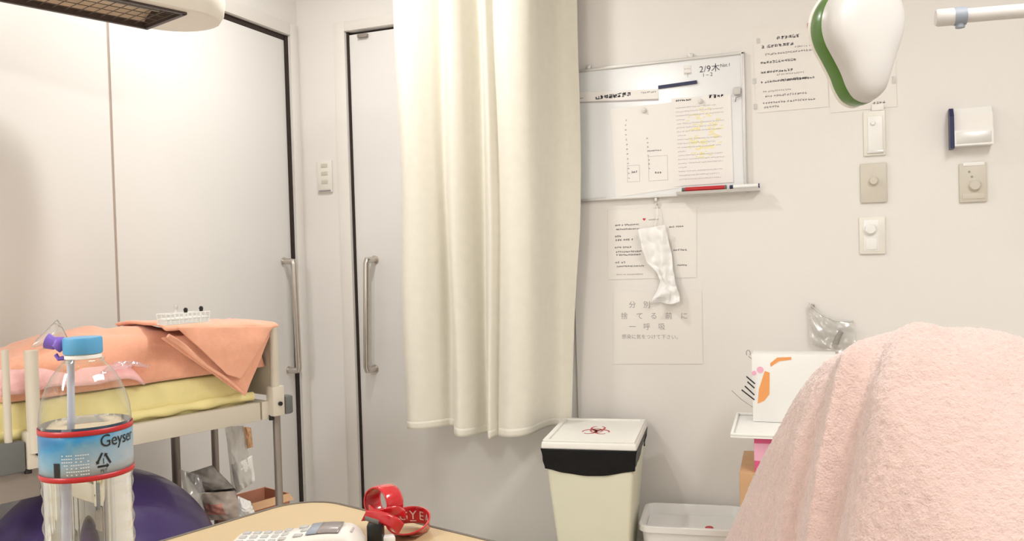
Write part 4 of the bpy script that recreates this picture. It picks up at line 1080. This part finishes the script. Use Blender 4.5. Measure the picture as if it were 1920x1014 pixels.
# cordless phone
ph0 = at_z(430, 1004, TH+.020); ph1 = at_z(680, 992, TH+.022)
pa_ = math.atan2((ph1-ph0).y, (ph1-ph0).x); PLn = (ph1-ph0).length
pc = (ph0+ph1)/2; print('PHONE', PLn)
t = thing('cordless_phone', 'warm white cordless phone with grey keypad lying on the overbed table', 'phone', (pc.x, pc.y, TH+.001), pa_)
NS = 26; V = MB()
def psec(u):
    x = -PLn/2+PLn*u
    wv = .021+.002*math.cos(u*2*math.pi)
    e = min(1, (u/.06)**.5 if u < .06 else 1, ((1-u)/.10)**.5 if u > .9 else 1); e = max(e, .08)
    zt_ = .017+.006*max(0, math.sin((u-.35)/.65*math.pi*.8)) if u > .35 else .017
    return x, wv*(.55+.45*e), zt_*(.5+.5*e)
R_ = []
for i in range(NS+1):
    x, wv, zt_ = psec(i/NS); ring = []
    for yv, zv in ((-.75, .0), (-.95, .12), (-1, .5), (-.96, .82), (-.80, .97), (0, 1.0), (.80, .97), (.96, .82), (1, .5), (.95, .12), (.75, 0)):
        ring.append(V.bm.verts.new((x, wv*yv, zt_*zv)))
    R_.append(ring)
for A_, B_ in zip(R_, R_[1:]):
    for k_ in range(11): V.bm.faces.new((A_[k_], A_[(k_+1) % 11], B_[(k_+1) % 11], B_[k_]))
V.bm.faces.new(R_[0]); V.bm.faces.new(R_[-1])
obj('phone_body', V, M['phone'], t, angle=60)
def top_z(x): return psec((x+PLn/2)/PLn)[2]
kx0 = -PLn/2+.012
for i in range(5):
    for j in range(3):
        x, y_ = kx0+i*.0095, -.012+j*.012; zz_ = top_z(x)*.985
        obj('key', MB().box(x-.0032, x+.0032, y_-.0036, y_+.0036, zz_-.001, zz_+.0011, .0008), M['key'], t)
for j, y_ in enumerate((-.012, .0, .012)):
    x = kx0+.052+(.004 if j == 1 else 0); zz_ = top_z(x)*.985
    obj('function_key', MB().box(x-.004, x+.004, y_-.0032, y_+.0032, zz_-.001, zz_+.0014, .001), M['key'], t)
x0_, x1_ = PLn*.18, PLn*.34
obj('screen', MB().grid(lambda u, v: Vector((x0_+(x1_-x0_)*u, -.0145+.029*v, top_z(x0_+(x1_-x0_)*u)+.0008)), 8, 2), M['screen'], t, solid=.001)
obj('screen_bezel', MB().grid(lambda u, v: Vector((PLn*.10+PLn*.08*u, -.015+.030*v, top_z(PLn*.10+PLn*.08*u)+.0006)), 6, 2), M['greyband'], t, solid=.001)
obj('earpiece', MB().tube([(PLn*.42, -.006, top_z(PLn*.42)*.985), (PLn*.42, .006, top_z(PLn*.42)*.985)], .0012, 8), M['inkfaint'], t)

# red vinyl strap with lettering
def ribbon(ring, wdir, halfw, nu=72, thick=.0012, puff=0.0):   # ring: t->(centre pt), wdir: t->vector
    def fn(u, v):
        a = u*2*math.pi; w_ = (v-.5)*2
        c_ = ring(a); o_ = wdir(a)*halfw*w_
        n_ = (c_-ring.c).normalized()
        return c_+o_+n_*puff*(1-w_*w_)
    return MB().grid(fn, nu, 10, wrap=True)
rp0 = at_z(748, 1000, TH); RA = YAW
t = thing('wrist_strap', 'glossy red vinyl strap curled into two loops with white lettering, beside the phone', 'strap', (rp0.x, rp0.y, TH), RA)
def rl(px, py, d=.795):
    p = at_d(px, py, d)-Vector((rp0.x, rp0.y, TH)); return Matrix.Rotation(-RA, 4, 'Z') @ p
c1_ = rl(719, 941, .81)
s1 = .81/FPX
class Ring:
    def __init__(s, c, ax, ay): s.c, s.ax, s.ay = c, ax, ay
    def __call__(s, a): return s.c+s.ax*math.cos(a)+s.ay*math.sin(a)
r1_ = Ring(c1_, Vector((25*s1, -.012, .001)), Vector((.0, .002, 29*s1)))
w1 = lambda a: Vector((.62, .8, -.06)).normalized()
obj('upper_loop', ribbon(r1_, w1, .0105, puff=.001), M['redvinyl'], t, solid=.0012, angle=180)
c2_ = Matrix.Rotation(-RA, 4, 'Z') @ (at_z(768, 999, TH)-Vector((rp0.x, rp0.y, TH))); c2_.z = .007
rr0 = math.radians(-16)
r2_ = Ring(c2_, Vector((math.cos(rr0)*.0195, math.sin(rr0)*.0195, 0)), Vector((-math.sin(rr0)*.0175, math.cos(rr0)*.0175, 0)))
def w2(a):
    k_ = (1+math.sin(a))/2
    return Vector((.25*math.cos(a)*(1-k_), -(1-k_)*.75-.12, .35+.65*k_)).normalized()
def ring2(a):
    p = r2_(a); p.z = .0005+.0085*w2(a).z+.0035*(1+math.sin(a))/2; return p
ring2.c = r2_.c
def lower(u, v):
    a = u*2*math.pi; w_ = (v-.5)*2
    return ring2(a)+w2(a)*.0085*w_
obj('lower_loop', MB().grid(lower, 72, 8, wrap=True), M['redvinyl'], t, solid=.0014, angle=180)
def band(pts, wid, wv):
    def fn(u, v):
        c_ = Vector(spl([tuple(p) for p in pts], u)); return c_+wv.normalized()*wid*(v-.5)+Vector((0, -.001*math.sin(math.pi*v), 0))
    return MB().grid(fn, 30, 6)
obj('twist', band([rl(683, 966, .79), rl(700, 966, .785), rl(722, 972, .775), rl(742, 982, .77), rl(752, 992, .772)], .013, Vector((.5, -.3, .85))), M['redvinyl'], t, solid=.0016, angle=180)
obj('cross_band', band([rl(694, 955, .80), rl(708, 964, .79), rl(728, 960, .785), rl(748, 958, .79), rl(760, 965, .80)], .011, Vector((-.1, -.3, .9))), M['redvinyl'], t, solid=.0016, angle=180)
mb = MB()
for ch, a0 in (('G', 128), ('Y', 99), ('E', 70), ('A', 42)):
    a = math.radians(a0); tn = (ring2(a-.05)-ring2(a+.05)).normalized(); up_ = w2(a); inn = tn.cross(up_).normalized()
    if inn.y > 0: inn = -inn
    o_ = ring2(a)-up_*.0042+inn*.0012
    mb.text(ch, .0125, lambda p, q_: o_+tn*p+up_*q_, 'CENTER')
    if ch == 'Y': mb.add([o_+tn*x_-up_*y_ for x_, y_ in ((-.003, .0012), (.003, .0012), (.003, .0022), (-.003, .0022))], [(0, 1, 2, 3)])
obj('white_lettering', mb, M['whiteprint'], t, smooth=False)
q = rl(695, 983, .775)
obj('black_clip', MB().box(q.x-.004, q.x+.011, q.y-.002, q.y+.012, .0005, q.z+.001, .003), M['black'], t)
obj('clip_plate', MB().grid(lambda u, v: rl(684+26*u, 971+8*u+(v-.5)*8, .765), 4, 2), M['greybump'], t, solid=.001)
pq = at_z(716, 1012, TH+.004)
o = tag(obj('charging_plug', MB().box(-.010, .012, -.005, .005, 0, .007, .002), M['white']), 'small white plug end between the phone and the red strap', 'plug'); o.location = (pq.x, pq.y, TH+.0005); o.rotation_euler = (0, 0, pa_+.3)

# ------------------------------------------------------------------ patient bed and pink blanket (right foreground)
bc_ = cw(.50, .45)
t = thing('patient_bed', 'patient bed mattress below the pink terry blanket at the lower right', 'bed', (bc_.x, bc_.y, 0), YAW)
obj('mattress', MB().box(-.47, .47, -1.2, .86, .42, .56, .03, seg=3), M['mattress'], t)
obj('bed_frame', MB().box(-.45, .45, -1.18, .84, .36, .42, .01), M['beige'], t)
for x in (-.42, .42):
    for y_ in (-1.1, .78): obj('leg', MB().tube([(x, y_, 0), (x, y_, .37)], .02, 12), M['leg'], t)
PX = [(.09, 0), (.15, .05), (.196, .20), (.225, .36), (.255, .54), (.288, .73), (.335, .905), (.37, .965), (.42, 1.0), (.455, .993), (.49, .995), (.54, .975), (.62, .92), (.70, .80), (.80, .5), (.90, .12), (.95, 0)]
PZ = [(.22, .42), (.34, .47), (.45, .56), (.58, .69), (.70, .815), (.80, .92), (.86, .98), (.90, 1.0), (.95, .975), (1.0, .90), (1.08, .68), (1.16, .38), (1.24, .1), (1.29, 0)]
def itp(P, x):
    if x <= P[0][0]: return P[0][1]
    for i in range(len(P)-1):
        if x <= P[i+1][0]:
            u = (x-P[i][0])/(P[i+1][0]-P[i][0]); a = P[max(i-1, 0)][1]; b2 = P[i][1]; c2 = P[i+1][1]; d = P[min(i+2, len(P)-1)][1]
            return .5*((2*b2)+(-a+c2)*u+(2*a-5*b2+4*c2-d)*u*u+(-a+3*b2-3*c2+d)*u**3)
    return P[-1][1]
def gs(x, c_, w_): return math.exp(-((x-c_)/w_)**2)
def blz(X, Z):
    h = itp(PX, X)*itp(PZ, Z)
    z = .565+.466*h
    q = X-.80*(Z-.90)
    env = min(1, max(0, (h-.1)/.3))
    f = .020*gs(q, .352, .012)-.018*gs(q, .325, .013)-.026*gs(q, .386, .017)+.012*gs(q, .43, .03)-.014*gs(q, .60+.2*(Z-.9), .06)+.010*gs(q, .297, .012)-.010*gs(q, .272, .013)+.006*gs(q, .25, .01)
    f *= min(1, max(.0, (.935-Z)/.10)) if Z < .935 else 0
    z += env*(f+.006*noise.noise(Vector((X*5, Z*5, 0)))+.003*noise.noise(Vector((X*14, Z*14, 4))))
    return max(z, .566)
NXb, NZb = 560, 560
def blf(u, v):
    X = .045+.895*u; Z = .24+1.04*v
    z = blz(X, Z); e = .004
    nx = (blz(X+e, Z)-z)/e; nz_ = (blz(X, Z+e)-z)/e
    n_ = Vector((-nx, -nz_, 1)).normalized()
    d_ = .0016*noise.noise(Vector((X*380, Z*380, z*380)))+.0006*noise.noise(Vector((X*150, Z*150, z*150+7)))
    return Vector((X+n_.x*d_-.50, Z+n_.y*d_-.45, z+n_.z*d_))
t = thing('terry_blanket', 'large fluffy pale pink terry blanket draped over raised knees in the right foreground', 'blanket', (bc_.x, bc_.y, 0), YAW)
obj('blanket_cloth', MB().grid(blf, NXb, NZb), M['blanket'], t, angle=180)
